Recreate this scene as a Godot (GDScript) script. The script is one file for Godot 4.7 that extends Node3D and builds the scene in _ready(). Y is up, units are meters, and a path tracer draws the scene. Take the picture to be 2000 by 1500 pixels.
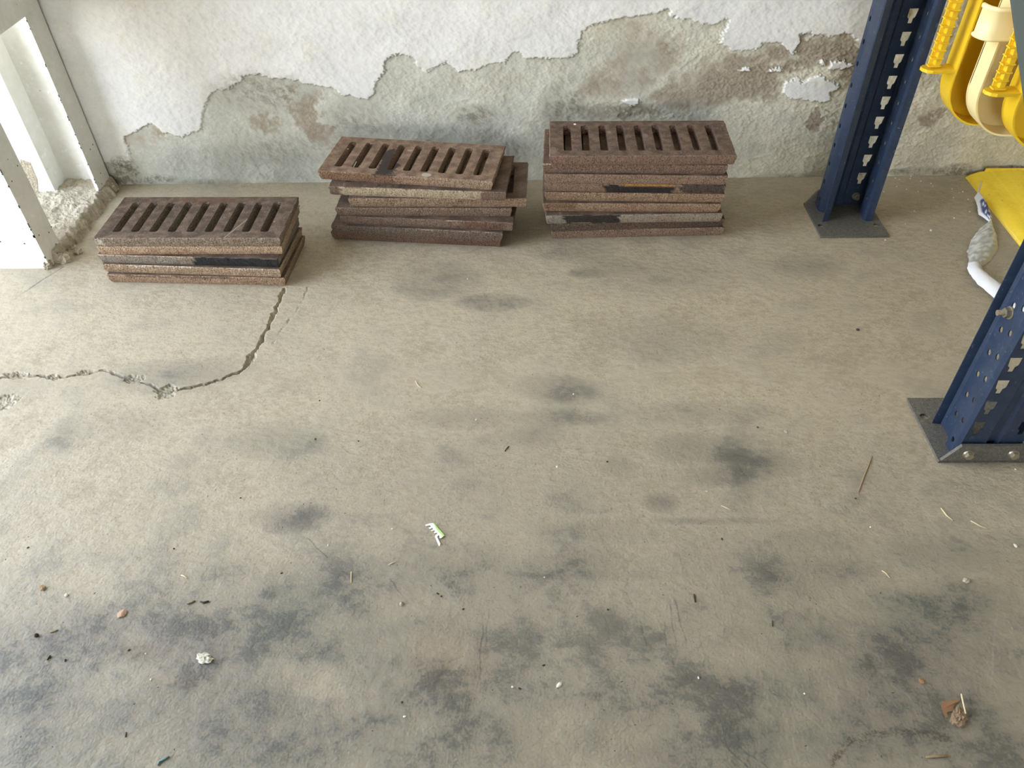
extends Node3D
# A shed corner: cast-iron grates stacked against a peeling wall, a pallet-rack frame, a battened steel column, open yard on the column's far side.

const WALL_Z := -2.305
const GT := 0.0293          # grate thickness
const GL := 0.5             # grate length
const GW := 0.214           # grate width

# lower edge of the white paint coat on the back wall (x, y)
const PAINT_EDGE := [-1.365, 0.082, -1.341, 0.085, -1.315, 0.074, -1.296, 0.070, -1.275, 0.095, -1.274, 0.123, -1.264, 0.167, -1.226, 0.184, -1.166, 0.207, -1.145, 0.183, -1.090, 0.163, -1.052, 0.182, -1.023, 0.186, -1.007, 0.214, -0.999, 0.244, -0.975, 0.279, -0.960, 0.298, -0.934, 0.313, -0.907, 0.311, -0.877, 0.328, -0.854, 0.333, -0.844, 0.352, -0.797, 0.354, -0.763, 0.341, -0.702, 0.340, -0.663, 0.321, -0.615, 0.315, -0.580, 0.305, -0.557, 0.292, -0.521, 0.285, -0.491, 0.278, -0.467, 0.294, -0.461, 0.312, -0.438, 0.346, -0.421, 0.361, -0.423, 0.391, -0.382, 0.409, -0.349, 0.407, -0.330, 0.392, -0.300, 0.359, -0.260, 0.375, -0.238, 0.382, -0.205, 0.355, -0.148, 0.361, -0.106, 0.380, -0.066, 0.384, -0.046, 0.413, -0.025, 0.414, -0.012, 0.393, 0.028, 0.388, 0.114, 0.392, 0.135, 0.404, 0.144, 0.436, 0.156, 0.464, 0.184, 0.480, 0.248, 0.495, 0.311, 0.507, 0.350, 0.508, 0.381, 0.520, 0.395, 0.502, 0.462, 0.491, 0.515, 0.478, 0.533, 0.481, 0.547, 0.493, 0.563, 0.490, 0.552, 0.445, 0.545, 0.427, 0.585, 0.406, 0.611, 0.405, 0.657, 0.413, 0.667, 0.425, 0.712, 0.427, 0.743, 0.404, 0.762, 0.389, 0.771, 0.411, 0.772, 0.449, 0.797, 0.452, 0.858, 0.444, 0.901, 0.449, 0.932, 0.431, 0.963, 0.408, 1.002, 0.424, 1.046, 0.466, 1.076, 0.546, 1.096, 0.610]
# islands of paint that stayed on
const PAINT_ISLANDS := [
	[0.754, 0.284, 0.756, 0.310, 0.773, 0.316, 0.790, 0.325, 0.806, 0.310, 0.831, 0.322, 0.855, 0.327, 0.875, 0.315, 0.891, 0.306, 0.914, 0.296, 0.914, 0.287, 0.894, 0.281, 0.890, 0.268, 0.904, 0.253, 0.872, 0.247, 0.823, 0.260, 0.778, 0.261],
	[0.876, 0.363, 0.886, 0.368, 0.924, 0.365, 0.945, 0.359, 0.936, 0.350, 0.908, 0.341, 0.887, 0.342],
	[0.617, 0.346, 0.626, 0.355, 0.653, 0.357, 0.649, 0.345, 0.625, 0.343],
	[0.711, 0.347, 0.722, 0.353, 0.743, 0.350, 0.736, 0.339, 0.715, 0.341],
	[0.285, 0.255, 0.293, 0.267, 0.333, 0.267, 0.338, 0.254, 0.317, 0.242, 0.301, 0.245],
	[0.840, 0.360, 0.845, 0.371, 0.854, 0.367, 0.855, 0.354, 0.846, 0.354]]
# bare mortar patches (x, y, rx, ry, strength) and mould (same)
const BARE := [-0.821, 0.202, 0.041, 0.036, 0.60, -0.684, 0.249, 0.053, 0.054, 0.75, -0.655, 0.186, 0.048, 0.040, 0.60, -0.602, 0.143, 0.045, 0.027, 0.50, 0.290, 0.414, 0.068, 0.084, 0.45, 0.380, 0.398, 0.068, 0.057, 0.55, 0.224, 0.303, 0.091, 0.046, 0.50, 0.327, 0.332, 0.060, 0.045, 0.50, 0.542, 0.306, 0.091, 0.057, 0.80, 0.661, 0.312, 0.090, 0.048, 0.95, 0.456, 0.268, 0.092, 0.031, 0.70, 0.605, 0.373, 0.059, 0.026, 0.70, 0.704, 0.393, 0.053, 0.035, 0.85, 0.800, 0.420, 0.032, 0.034, 1.00, 0.864, 0.398, 0.059, 0.051, 0.90, 0.935, 0.353, 0.039, 0.064, 0.95, 0.785, 0.363, 0.059, 0.024, 0.75, 0.883, 0.190, 0.040, 0.021, 1.00, 0.921, 0.293, 0.021, 0.021, 0.60, 1.215, 0.200, 0.040, 0.026, 0.80, 0.716, 0.265, 0.046, 0.019, 0.60, 0.213, 0.216, 0.078, 0.023, 0.45, 0.353, 0.219, 0.062, 0.016, 0.60, -1.217, 0.151, 0.049, 0.037, 0.35, -1.145, 0.173, 0.032, 0.023, 0.45, -1.218, 0.055, 0.067, 0.029, 0.25]
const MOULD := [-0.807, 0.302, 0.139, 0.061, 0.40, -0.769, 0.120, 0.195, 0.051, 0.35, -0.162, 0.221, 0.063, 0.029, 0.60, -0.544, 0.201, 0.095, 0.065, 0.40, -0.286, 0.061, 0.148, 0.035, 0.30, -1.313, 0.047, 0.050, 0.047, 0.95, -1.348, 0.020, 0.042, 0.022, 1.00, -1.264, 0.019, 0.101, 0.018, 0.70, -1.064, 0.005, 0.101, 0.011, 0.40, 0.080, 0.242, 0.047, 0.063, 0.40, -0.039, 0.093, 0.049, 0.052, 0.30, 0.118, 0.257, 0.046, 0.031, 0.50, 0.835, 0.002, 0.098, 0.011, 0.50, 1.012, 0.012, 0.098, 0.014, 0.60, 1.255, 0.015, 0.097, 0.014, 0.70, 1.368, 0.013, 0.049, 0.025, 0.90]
# floor cracks (x, z) and spalls (x, z, rx, rz)
const CRACK := [-0.670, -1.724, -0.670, -1.662, -0.673, -1.596, -0.675, -1.537, -0.679, -1.489, -0.687, -1.454, -0.688, -1.431, -0.694, -1.401, -0.706, -1.383, -0.727, -1.370, -0.753, -1.352, -0.780, -1.340, -0.808, -1.331, -0.836, -1.323, -0.853, -1.319, -0.889, -1.334, -0.932, -1.352, -0.959, -1.366, -0.983, -1.372, -1.020, -1.387, -1.048, -1.394, -1.070, -1.385, -1.098, -1.376, -1.145, -1.370, -1.210, -1.374, -1.246, -1.383, -1.284, -1.371, -1.336, -1.375]
const CRACK_B := [-0.604, -1.739, -0.606, -1.695, -0.612, -1.643, -0.620, -1.600, -0.629, -1.566, -0.641, -1.533, -0.644, -1.497]
const CRACK_C := [-0.607, -2.168, -0.615, -2.107, -0.624, -2.043, -0.622, -2.000]
const SPALLS := [-0.952, -1.363, 0.022, 0.013, -0.860, -1.319, 0.024, 0.021, -1.077, -1.387, 0.020, 0.009, -1.249, -1.378, 0.028, 0.011, -0.688, -1.435, 0.010, 0.019, -1.241, -1.286, 0.037, 0.024, -1.151, -1.370, 0.015, 0.009]
# floor stains (x, z, rx, rz, strength, tone: 0 grey, 1 violet grey, 2 rust, 3 green grey, -1 pale dust)
const STAINS := [-0.102, -1.655, 0.075, 0.031, 0.55, 0, -0.261, -1.761, 0.099, 0.070, 0.30, 0, 0.139, -1.892, 0.088, 0.041, 0.40, 0, 0.221, -1.815, 0.071, 0.039, 0.35, 0, 0.155, -1.784, 0.042, 0.019, 0.50, 0, 0.764, -1.807, 0.084, 0.048, 0.45, 0, 0.371, -1.764, 0.167, 0.070, 0.20, 0, 0.325, -1.503, 0.139, 0.077, 0.28, 0, 0.052, -1.329, 0.072, 0.038, 0.40, 0, 0.099, -1.302, 0.047, 0.024, 0.40, 0, -0.158, -1.229, 0.104, 0.029, 0.40, 0, 0.061, -1.228, 0.080, 0.022, 0.40, 0, 0.396, -1.242, 0.126, 0.029, 0.30, 0, 0.356, -1.134, 0.087, 0.035, 0.55, 0, 0.478, -1.091, 0.075, 0.034, 0.55, 0, 0.386, -1.056, 0.063, 0.022, 0.50, 0, 0.187, -1.084, 0.028, 0.022, 0.75, 0, 0.261, -0.989, 0.029, 0.021, 0.75, 1, 0.004, -1.174, 0.067, 0.030, 0.35, 0, -0.560, -1.161, 0.080, 0.045, 0.45, 3, -1.037, -1.179, 0.046, 0.046, 0.40, 0, -0.910, -1.209, 0.070, 0.047, 0.25, 0, -0.870, -1.371, 0.125, 0.047, 0.50, 0, -0.754, -1.398, 0.075, 0.037, 0.25, 0, -1.226, -1.329, 0.074, 0.052, 0.20, 0, -0.480, -0.952, 0.062, 0.030, 0.55, 1, -0.381, -0.810, 0.096, 0.043, 0.35, 1, -0.419, -0.761, 0.075, 0.046, 0.75, 3, -0.435, -0.705, 0.082, 0.039, 0.60, 3, -0.309, -0.715, 0.055, 0.030, 0.50, 0, -0.152, -0.832, 0.116, 0.044, 0.40, 0, 0.108, -0.838, 0.086, 0.033, 0.50, 0, 0.162, -0.914, 0.090, 0.024, 0.30, 0, 0.135, -0.818, 0.114, 0.009, 0.40, 0, 0.336, -0.942, 0.120, 0.007, 0.40, 0, -0.762, -0.694, 0.156, 0.048, 0.60, 1, -0.636, -0.675, 0.118, 0.047, 0.70, 1, -0.518, -0.610, 0.078, 0.035, 0.70, 1, -0.678, -0.548, 0.127, 0.049, 0.55, 1, -0.574, -0.541, 0.067, 0.041, 0.75, 1, -0.377, -0.558, 0.059, 0.049, 0.85, 1, -0.423, -0.575, 0.034, 0.042, 0.70, 1, -0.324, -0.550, 0.042, 0.041, 0.60, 1, -0.454, -0.501, 0.098, 0.039, 0.55, 0, -0.802, -0.618, 0.079, 0.053, 0.45, 0, -0.807, -0.515, 0.083, 0.055, 0.35, 3, -0.345, -0.661, 0.053, 0.019, 0.60, 3, -0.517, -0.492, 0.130, 0.031, 0.40, 0, -0.224, -0.620, 0.078, 0.035, 0.25, 0, -0.158, -0.667, 0.044, 0.055, 0.40, 2, -0.104, -0.639, 0.035, 0.045, 0.30, 2, -0.685, -0.660, 0.045, 0.013, 0.40, 2, -0.605, -0.610, 0.052, 0.018, 0.30, 2, 0.493, -0.811, 0.066, 0.043, 0.40, 1, 0.511, -0.707, 0.062, 0.038, 0.65, 3, 0.565, -0.679, 0.078, 0.037, 0.75, 1, 0.672, -0.738, 0.072, 0.040, 0.70, 3, 0.625, -0.651, 0.103, 0.045, 0.60, 1, 0.727, -0.651, 0.094, 0.054, 0.60, 1, 0.788, -0.758, 0.099, 0.040, 0.45, 0, 0.556, -0.597, 0.100, 0.034, 0.55, 1, 0.437, -0.588, 0.067, 0.042, 0.55, 3, 0.334, -0.529, 0.048, 0.047, 0.65, 0, 0.396, -0.521, 0.064, 0.039, 0.55, 3, 0.349, -0.605, 0.034, 0.026, 0.35, 1, 0.493, -0.522, 0.096, 0.039, 0.50, 0, 0.631, -0.531, 0.112, 0.047, 0.40, 0, 0.754, -0.556, 0.065, 0.079, 0.50, 0, 0.766, -0.867, 0.086, 0.034, 0.40, 3, 0.885, -0.855, 0.057, 0.044, 0.30, 0, 0.115, -0.528, 0.049, 0.039, 0.40, 0, 0.199, -0.489, 0.063, 0.023, 0.35, 1, 0.542, -0.890, 0.058, 0.028, 0.35, 0, 0.584, -0.833, 0.047, 0.022, 0.40, 1, 0.387, -0.707, 0.036, 0.023, 0.40, 0, -0.677, -0.592, 0.516, 0.203, 0.55, 0, -0.770, -0.507, 0.412, 0.147, 0.40, 3, -0.296, -0.638, 0.393, 0.190, 0.40, 0, 0.097, -0.640, 0.431, 0.211, 0.36, 0, 0.613, -0.642, 0.382, 0.224, 0.50, 0, 0.290, -0.513, 0.478, 0.111, 0.40, 0, 0.172, -1.029, 0.521, 0.174, 0.22, 0, -0.556, -0.965, 0.517, 0.177, 0.12, 0, -0.359, -0.597, 0.039, 0.035, -0.60, -1, -0.418, -0.629, 0.053, 0.018, -0.40, -1, -0.696, -0.618, 0.062, 0.036, -0.50, -1, -0.769, -0.646, 0.045, 0.028, -0.40, -1, 0.288, -0.650, 0.095, 0.054, -0.30, -1, -0.808, -0.809, 0.088, 0.033, -0.30, -1, -0.537, -0.890, 0.090, 0.047, -0.25, -1, -0.576, -1.004, 0.106, 0.039, -0.25, -1, 0.241, -0.757, 0.110, 0.060, -0.25, -1, 0.052, -0.612, 0.103, 0.069, -0.25, -1, -1.125, -1.601, 0.273, 0.124, -0.30, -1, -0.047, -1.611, 0.266, 0.084, -0.20, -1, 0.490, -1.648, 0.199, 0.085, -0.20, -1, -0.374, -1.551, 0.158, 0.100, -0.20, -1, 0.526, -1.317, 0.187, 0.099, -0.15, -1, -0.780, -1.102, 0.178, 0.057, -0.15, -1]
# scraped lines on the floor (x, z, x, z, strength, tone)
const SCRATCHES := [-0.766, -0.575, -0.747, -0.503, 0.80, -1, -0.799, -0.544, -0.813, -0.511, 0.60, -1, -0.713, -0.583, -0.715, -0.555, 0.50, -1, -0.812, -0.704, -0.809, -0.719, 0.50, -1, 0.083, -1.186, 0.060, -1.092, 0.60, -1, 0.300, -1.124, 0.323, -1.049, 0.60, -1, 0.249, -0.757, 0.249, -0.680, 0.25, 1, 0.259, -0.766, 0.267, -0.680, 0.30, 1, 0.192, -0.724, 0.198, -0.676, 0.22, 1, 0.235, -0.722, 0.231, -0.676, 0.22, 1, -0.087, -0.721, -0.089, -0.612, 0.30, 1, -0.077, -0.746, -0.081, -0.677, 0.25, 1, -0.439, -0.902, -0.390, -0.855, 0.30, 1, -1.008, -1.437, -0.923, -1.588, 0.50, -1, -1.067, -1.667, -0.975, -1.723, 0.50, -1, -1.002, -1.457, -0.959, -1.516, 0.40, -1, -1.394, -1.705, -1.331, -1.838, 0.30, 1, -0.456, -0.799, -0.380, -0.804, 0.40, -1, -0.222, -0.756, -0.266, -0.810, 0.25, 1, 0.292, -0.521, 0.331, -0.475, 0.40, 1, 0.311, -0.517, 0.362, -0.475, 0.40, 1, 0.842, -0.779, 0.755, -0.607, 0.40, -1, 0.710, -0.606, 0.770, -0.651, 0.30, -1, -0.488, -1.637, -0.483, -1.583, 0.50, -1, -0.482, -0.788, -0.489, -0.756, 0.40, -1, 0.418, -0.811, 0.423, -0.789, 0.40, -1, -0.782, -0.952, -0.717, -0.915, 0.30, -1, -1.006, -0.940, -0.940, -0.909, 0.30, -1]
# rubber skid arc (x, z)
const SKID := [0.458, -0.479, 0.478, -0.498, 0.500, -0.516, 0.534, -0.525, 0.567, -0.530, 0.607, -0.529, 0.637, -0.524, 0.657, -0.515]

var rng := RandomNumberGenerator.new()
var used := {}
var M := {}
var tile_a: PackedByteArray
var tile_b: PackedByteArray
var tile_c: PackedByteArray
var tile_d: PackedByteArray
const SHED_X := -2.9
const SHED_H := 4.6
const GATE_Z := 0.3
const GATE_H := 3.6
const FRONT_A := -2.0
const FRONT_B := 2.0
const FRONT_H := 2.4
const WT_W := 2048
const WT_H := 488
const WX0 := -1.42
const WX1 := 1.74
const WY1 := 0.753


func _ready() -> void:
	rng.seed = 7
	make_camera()
	make_light()
	make_tiles()
	make_materials()
	make_shell()
	make_back_wall()
	make_floor()
	make_column()
	make_grates()
	make_rack()
	make_yellow()
	make_packaging()
	make_debris()


# ---------------------------------------------------------------- camera, sky, exposure
func make_camera() -> void:
	var pitch := deg_to_rad(43.277)
	var roll := deg_to_rad(-1.566)
	var turn := deg_to_rad(1.8665)
	var right := Vector3(1, 0, 0)
	var up := Vector3(0, cos(pitch), -sin(pitch))
	var back := Vector3(0, sin(pitch), cos(pitch))
	var r := right * cos(roll) + up * sin(roll)
	var u := -right * sin(roll) + up * cos(roll)
	var b := Basis(r, u, back)
	b = Basis(Vector3.UP, turn) * b
	var cam := Camera3D.new()
	cam.name = "camera"
	cam.transform = Transform3D(b, Vector3(0, 1.2606, 0))
	cam.fov = rad_to_deg(2.0 * atan(750.0 / 1526.7))
	cam.near = 0.05
	cam.far = 200.0
	add_child(cam)
	cam.current = true


func make_light() -> void:
	var env := Environment.new()
	env.background_mode = Environment.BG_SKY
	env.tonemap_mode = Environment.TONE_MAPPER_LINEAR
	env.tonemap_exposure = 13.0
	env.sdfgi_enabled = true
	env.ssao_enabled = true
	env.ssil_enabled = true
	var sm := ProceduralSkyMaterial.new()
	sm.sky_top_color = Color(0.72, 0.80, 0.92)
	sm.sky_horizon_color = Color(0.98, 0.970, 0.950)
	sm.ground_horizon_color = Color(0.70, 0.68, 0.64)
	sm.ground_bottom_color = Color(0.45, 0.43, 0.40)
	sm.sky_energy_multiplier = 1.0
	sm.sky_curve = 0.25
	var sky := Sky.new()
	sky.sky_material = sm
	env.sky = sky
	var we := WorldEnvironment.new()
	we.name = "world"
	we.environment = env
	add_child(we)
	# the sun stands behind the back wall: it lights the yard, never the shed's inside
	var sun := DirectionalLight3D.new()
	sun.name = "sun"
	sun.light_energy = 1.6
	sun.light_color = Color(1.0, 0.95, 0.87)
	sun.light_angular_distance = 1.0
	sun.shadow_enabled = true
	sun.look_at_from_position(Vector3(0, 8, -7), Vector3(-0.6, 0, 0), Vector3.UP)
	add_child(sun)


# ---------------------------------------------------------------- helpers
func numbered(called: String) -> String:
	if not used.has(called):
		used[called] = 0
		return called
	used[called] += 1
	return "%s_%03d" % [called, used[called]]


func obj(called: String, mesh: Mesh, mat: Material, parent: Node = null) -> MeshInstance3D:
	var o := MeshInstance3D.new()
	o.mesh = mesh
	if mat:
		o.material_override = mat
	if parent == null:
		o.name = numbered(called)
		add_child(o)
	else:
		o.name = called
		parent.add_child(o, true)
	return o


func thing(called: String, label: String, category: String, at := Vector3.ZERO, turn := 0.0, group := "") -> Node3D:
	var o := Node3D.new()
	o.name = numbered(called)
	add_child(o)
	o.position = at
	o.rotation.y = turn
	return tag(o, label, category, group)


func tag(o: Node3D, label: String, category: String, group := "") -> Node3D:
	o.set_meta("label", label)
	o.set_meta("category", category)
	if group != "":
		o.set_meta("group", group)
	return o


func structure(called: String, mesh: Mesh, mat: Material, label: String, category: String) -> MeshInstance3D:
	var o := obj(called, mesh, mat)
	o.set_meta("kind", "structure")
	tag(o, label, category)
	return o


func st_new(smooth := false) -> SurfaceTool:
	var st := SurfaceTool.new()
	st.begin(Mesh.PRIMITIVE_TRIANGLES)
	st.set_smooth_group(0 if smooth else -1)
	return st


func done(st: SurfaceTool) -> ArrayMesh:
	st.generate_normals()
	return st.commit()


func tri(st: SurfaceTool, a: Vector3, b: Vector3, c: Vector3) -> void:
	st.add_vertex(a)
	st.add_vertex(b)
	st.add_vertex(c)


func quad(st: SurfaceTool, a: Vector3, b: Vector3, c: Vector3, d: Vector3) -> void:
	tri(st, a, b, c)
	tri(st, a, c, d)


# a box with bevelled edges
func box(st: SurfaceTool, lo: Vector3, hi: Vector3, bev := 0.0) -> void:
	var c := (lo + hi) / 2.0
	var h := (hi - lo) / 2.0
	var e := minf(bev, minf(h.x, minf(h.y, h.z)) * 0.9)
	for axis in 3:
		var u := (axis + 1) % 3
		var v := (axis + 2) % 3
		for s in [-1.0, 1.0]:
			var p: Array[Vector3] = []
			for k in [[-1, -1], [1, -1], [1, 1], [-1, 1]]:
				var q := Vector3.ZERO
				q[axis] = s * h[axis]
				q[u] = k[0] * (h[u] - e)
				q[v] = k[1] * (h[v] - e)
				p.append(c + q)
			if s > 0:
				quad(st, p[3], p[2], p[1], p[0])
			else:
				quad(st, p[0], p[1], p[2], p[3])
	if e > 0.0:
		for axis in 3:
			var u := (axis + 1) % 3
			var v := (axis + 2) % 3
			for su in [-1.0, 1.0]:
				for sv in [-1.0, 1.0]:
					var p: Array[Vector3] = []
					for k in [[-1.0, true], [1.0, true], [1.0, false], [-1.0, false]]:
						var q := Vector3.ZERO
						q[axis] = k[0] * (h[axis] - e)
						q[u] = su * (h[u] if k[1] else h[u] - e)
						q[v] = sv * (h[v] - e if k[1] else h[v])
						p.append(c + q)
					if su * sv < 0:
						quad(st, p[0], p[1], p[2], p[3])
					else:
						quad(st, p[3], p[2], p[1], p[0])


# a polygon (x, y pairs as Vector2) extruded between two mapped planes
func prism(st: SurfaceTool, poly: PackedVector2Array, at: Callable, d0: float, d1: float) -> void:
	var idx := Geometry2D.triangulate_polygon(poly)
	for i in range(0, idx.size(), 3):
		var a := poly[idx[i]]
		var b := poly[idx[i + 1]]
		var c := poly[idx[i + 2]]
		tri(st, at.call(a.x, a.y, d1), at.call(b.x, b.y, d1), at.call(c.x, c.y, d1))
		tri(st, at.call(c.x, c.y, d0), at.call(b.x, b.y, d0), at.call(a.x, a.y, d0))
	for i in poly.size():
		var a := poly[i]
		var b := poly[(i + 1) % poly.size()]
		quad(st, at.call(a.x, a.y, d0), at.call(b.x, b.y, d0), at.call(b.x, b.y, d1), at.call(a.x, a.y, d1))


# a rectangle with one hole; the hole is two chains, over and under the line of its middle
func holed(st: SurfaceTool, r: Rect2, over: PackedVector2Array, under: PackedVector2Array, at: Callable, d0: float, d1: float) -> void:
	var mid := over[0].y
	var a := PackedVector2Array([Vector2(r.end.x, mid), Vector2(r.end.x, r.end.y), Vector2(r.position.x, r.end.y), Vector2(r.position.x, mid)])
	for i in range(over.size() - 1, -1, -1):
		a.append(over[i])
	var b := PackedVector2Array([Vector2(r.position.x, mid), r.position, Vector2(r.end.x, r.position.y), Vector2(r.end.x, mid)])
	for i in range(under.size() - 1, -1, -1):
		b.append(under[i])
	for poly in [a, b]:
		var idx := Geometry2D.triangulate_polygon(poly)
		for i in range(0, idx.size(), 3):
			var p: Vector2 = poly[idx[i]]
			var q: Vector2 = poly[idx[i + 1]]
			var s: Vector2 = poly[idx[i + 2]]
			tri(st, at.call(p.x, p.y, d1), at.call(q.x, q.y, d1), at.call(s.x, s.y, d1))
			tri(st, at.call(s.x, s.y, d0), at.call(q.x, q.y, d0), at.call(p.x, p.y, d0))
	for chain in [over, under]:
		for i in chain.size() - 1:
			var p: Vector2 = chain[i]
			var q: Vector2 = chain[i + 1]
			quad(st, at.call(p.x, p.y, d0), at.call(p.x, p.y, d1), at.call(q.x, q.y, d1), at.call(q.x, q.y, d0))


func round_hole(cx: float, cy: float, rx: float, ry: float, n := 8) -> Array:
	var over := PackedVector2Array()
	var under := PackedVector2Array()
	for i in n + 1:
		var t := PI * i / n
		over.append(Vector2(cx + rx * cos(t), cy + ry * sin(t)))
		under.append(Vector2(cx + rx * cos(PI + t), cy + ry * sin(PI + t)))
	under[0] = over[n]
	under[n] = over[0]
	return [over, under]


# a tube along points; radius per point
func tube(st: SurfaceTool, pts: Array, radii: Array, sides := 8, caps := true) -> void:
	var rings := []
	for i in pts.size():
		var d: Vector3 = (pts[mini(i + 1, pts.size() - 1)] - pts[maxi(i - 1, 0)]).normalized()
		var ref := Vector3.UP if absf(d.y) < 0.9 else Vector3.RIGHT
		var u := d.cross(ref).normalized()
		var v := d.cross(u).normalized()
		var ring := []
		for k in sides:
			var t := TAU * k / sides
			ring.append(pts[i] + (u * cos(t) + v * sin(t)) * radii[mini(i, radii.size() - 1)])
		rings.append(ring)
	for i in rings.size() - 1:
		for k in sides:
			var n := (k + 1) % sides
			quad(st, rings[i][k], rings[i][n], rings[i + 1][n], rings[i + 1][k])
	if caps:
		for k in range(1, sides - 1):
			tri(st, rings[0][0], rings[0][k + 1], rings[0][k])
			var e: Array = rings[-1]
			tri(st, e[0], e[k], e[k + 1])


# a lumpy pebble
func lump(size: Vector3, seed_value: int, rough := 0.25, n := 7) -> ArrayMesh:
	var no := FastNoiseLite.new()
	no.seed = seed_value
	no.frequency = 1.1 if n < 12 else 2.2
	var st := st_new()
	var at := func(i: int, k: int) -> Vector3:
		var th := PI * i / n
		var ph := TAU * (k % (n + 3)) / (n + 3)
		var d := Vector3(sin(th) * cos(ph), cos(th), sin(th) * sin(ph))
		var f := 1.0 + rough * no.get_noise_3dv(d * 1.3) * 2.0
		var p := d * f * size
		p.y = maxf(p.y, -size.y * 0.6)
		return p + Vector3(0, size.y * 0.6, 0)
	for i in n:
		for k in n + 3:
			quad(st, at.call(i, k), at.call(i, k + 1), at.call(i + 1, k + 1), at.call(i + 1, k))
	return done(st)


# builds an image row by row on all cores; each row comes back as bytes
func in_rows(h: int, row: Callable) -> PackedByteArray:
	var parts := []
	parts.resize(h)
	var job := func(j: int) -> void: parts[j] = row.call(j)
	var id := WorkerThreadPool.add_group_task(job, h)
	WorkerThreadPool.wait_for_group_task_completion(id)
	var out := PackedByteArray()
	for p in parts:
		out.append_array(p)
	return out


func srgb(r: int, g: int, b: int) -> Color:
	return Color(r / 255.0, g / 255.0, b / 255.0)


# ---------------------------------------------------------------- noise tiles and materials
func noise_tile(n: int, freq: float, seed_value: int, octaves := 5, kind := FastNoiseLite.TYPE_SIMPLEX_SMOOTH) -> Image:
	var f := FastNoiseLite.new()
	f.noise_type = kind
	f.seed = seed_value
	f.frequency = freq
	f.fractal_type = FastNoiseLite.FRACTAL_FBM
	f.fractal_octaves = octaves
	f.fractal_gain = 0.55
	var im := f.get_seamless_image(n, n, false, false, 0.15, true)
	im.convert(Image.FORMAT_L8)
	return im


func make_tiles() -> void:
	tile_a = noise_tile(1024, 0.006, 11, 6).get_data()
	tile_b = noise_tile(1024, 0.012, 12, 6).get_data()
	tile_c = noise_tile(1024, 0.05, 13, 4).get_data()
	tile_d = noise_tile(1024, 0.16, 14, 3).get_data()


# a square colour tile: two tones mixed by noise, with pits and flecks
func speckle(n: int, seed_value: int, freq: float, low: Color, high: Color, pit: Color, pit_at: float, fleck: Color, fleck_at: float) -> ImageTexture:
	var a := noise_tile(n, freq, seed_value, 5).get_data()
	var b := noise_tile(n, freq * 5.0, seed_value + 1, 3).get_data()
	var c := noise_tile(n, freq * 3.0, seed_value + 2, 3).get_data()
	var row := func(j: int) -> PackedByteArray:
		var line := PackedByteArray()
		line.resize(n * 3)
		for i in n:
			var o := j * n + i
			var t := a[o] / 255.0 * 0.6 + b[o] / 255.0 * 0.4
			t = clampf((t - 0.5) * 1.7 + 0.5, 0.0, 1.0)
			var k := low.lerp(high, t)
			var p := c[o] / 255.0
			if p < pit_at:
				k = k.lerp(pit, clampf((pit_at - p) * 14.0, 0.0, 1.0))
			elif p > fleck_at:
				k = k.lerp(fleck, clampf((p - fleck_at) * 14.0, 0.0, 1.0))
			line[i * 3] = int(k.r * 255.0)
			line[i * 3 + 1] = int(k.g * 255.0)
			line[i * 3 + 2] = int(k.b * 255.0)
		return line
	var out := in_rows(n, row)
	return ImageTexture.create_from_image(Image.create_from_data(n, n, false, Image.FORMAT_RGB8, out))


func plain(c: Color, rough := 0.8, metal := 0.0) -> StandardMaterial3D:
	var m := StandardMaterial3D.new()
	m.albedo_color = c
	m.roughness = rough
	m.metallic = metal
	return m


func tiled(tex: Texture2D, scale: float, rough := 0.85, relief: Texture2D = null, relief_cm := 0.0, world := false) -> StandardMaterial3D:
	var m := StandardMaterial3D.new()
	m.albedo_texture = tex
	m.roughness = rough
	m.uv1_triplanar = true
	m.uv1_world_triplanar = world
	m.uv1_scale = Vector3.ONE * scale
	if relief:
		m.heightmap_enabled = true
		m.heightmap_texture = relief
		m.heightmap_scale = relief_cm
	return m


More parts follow.
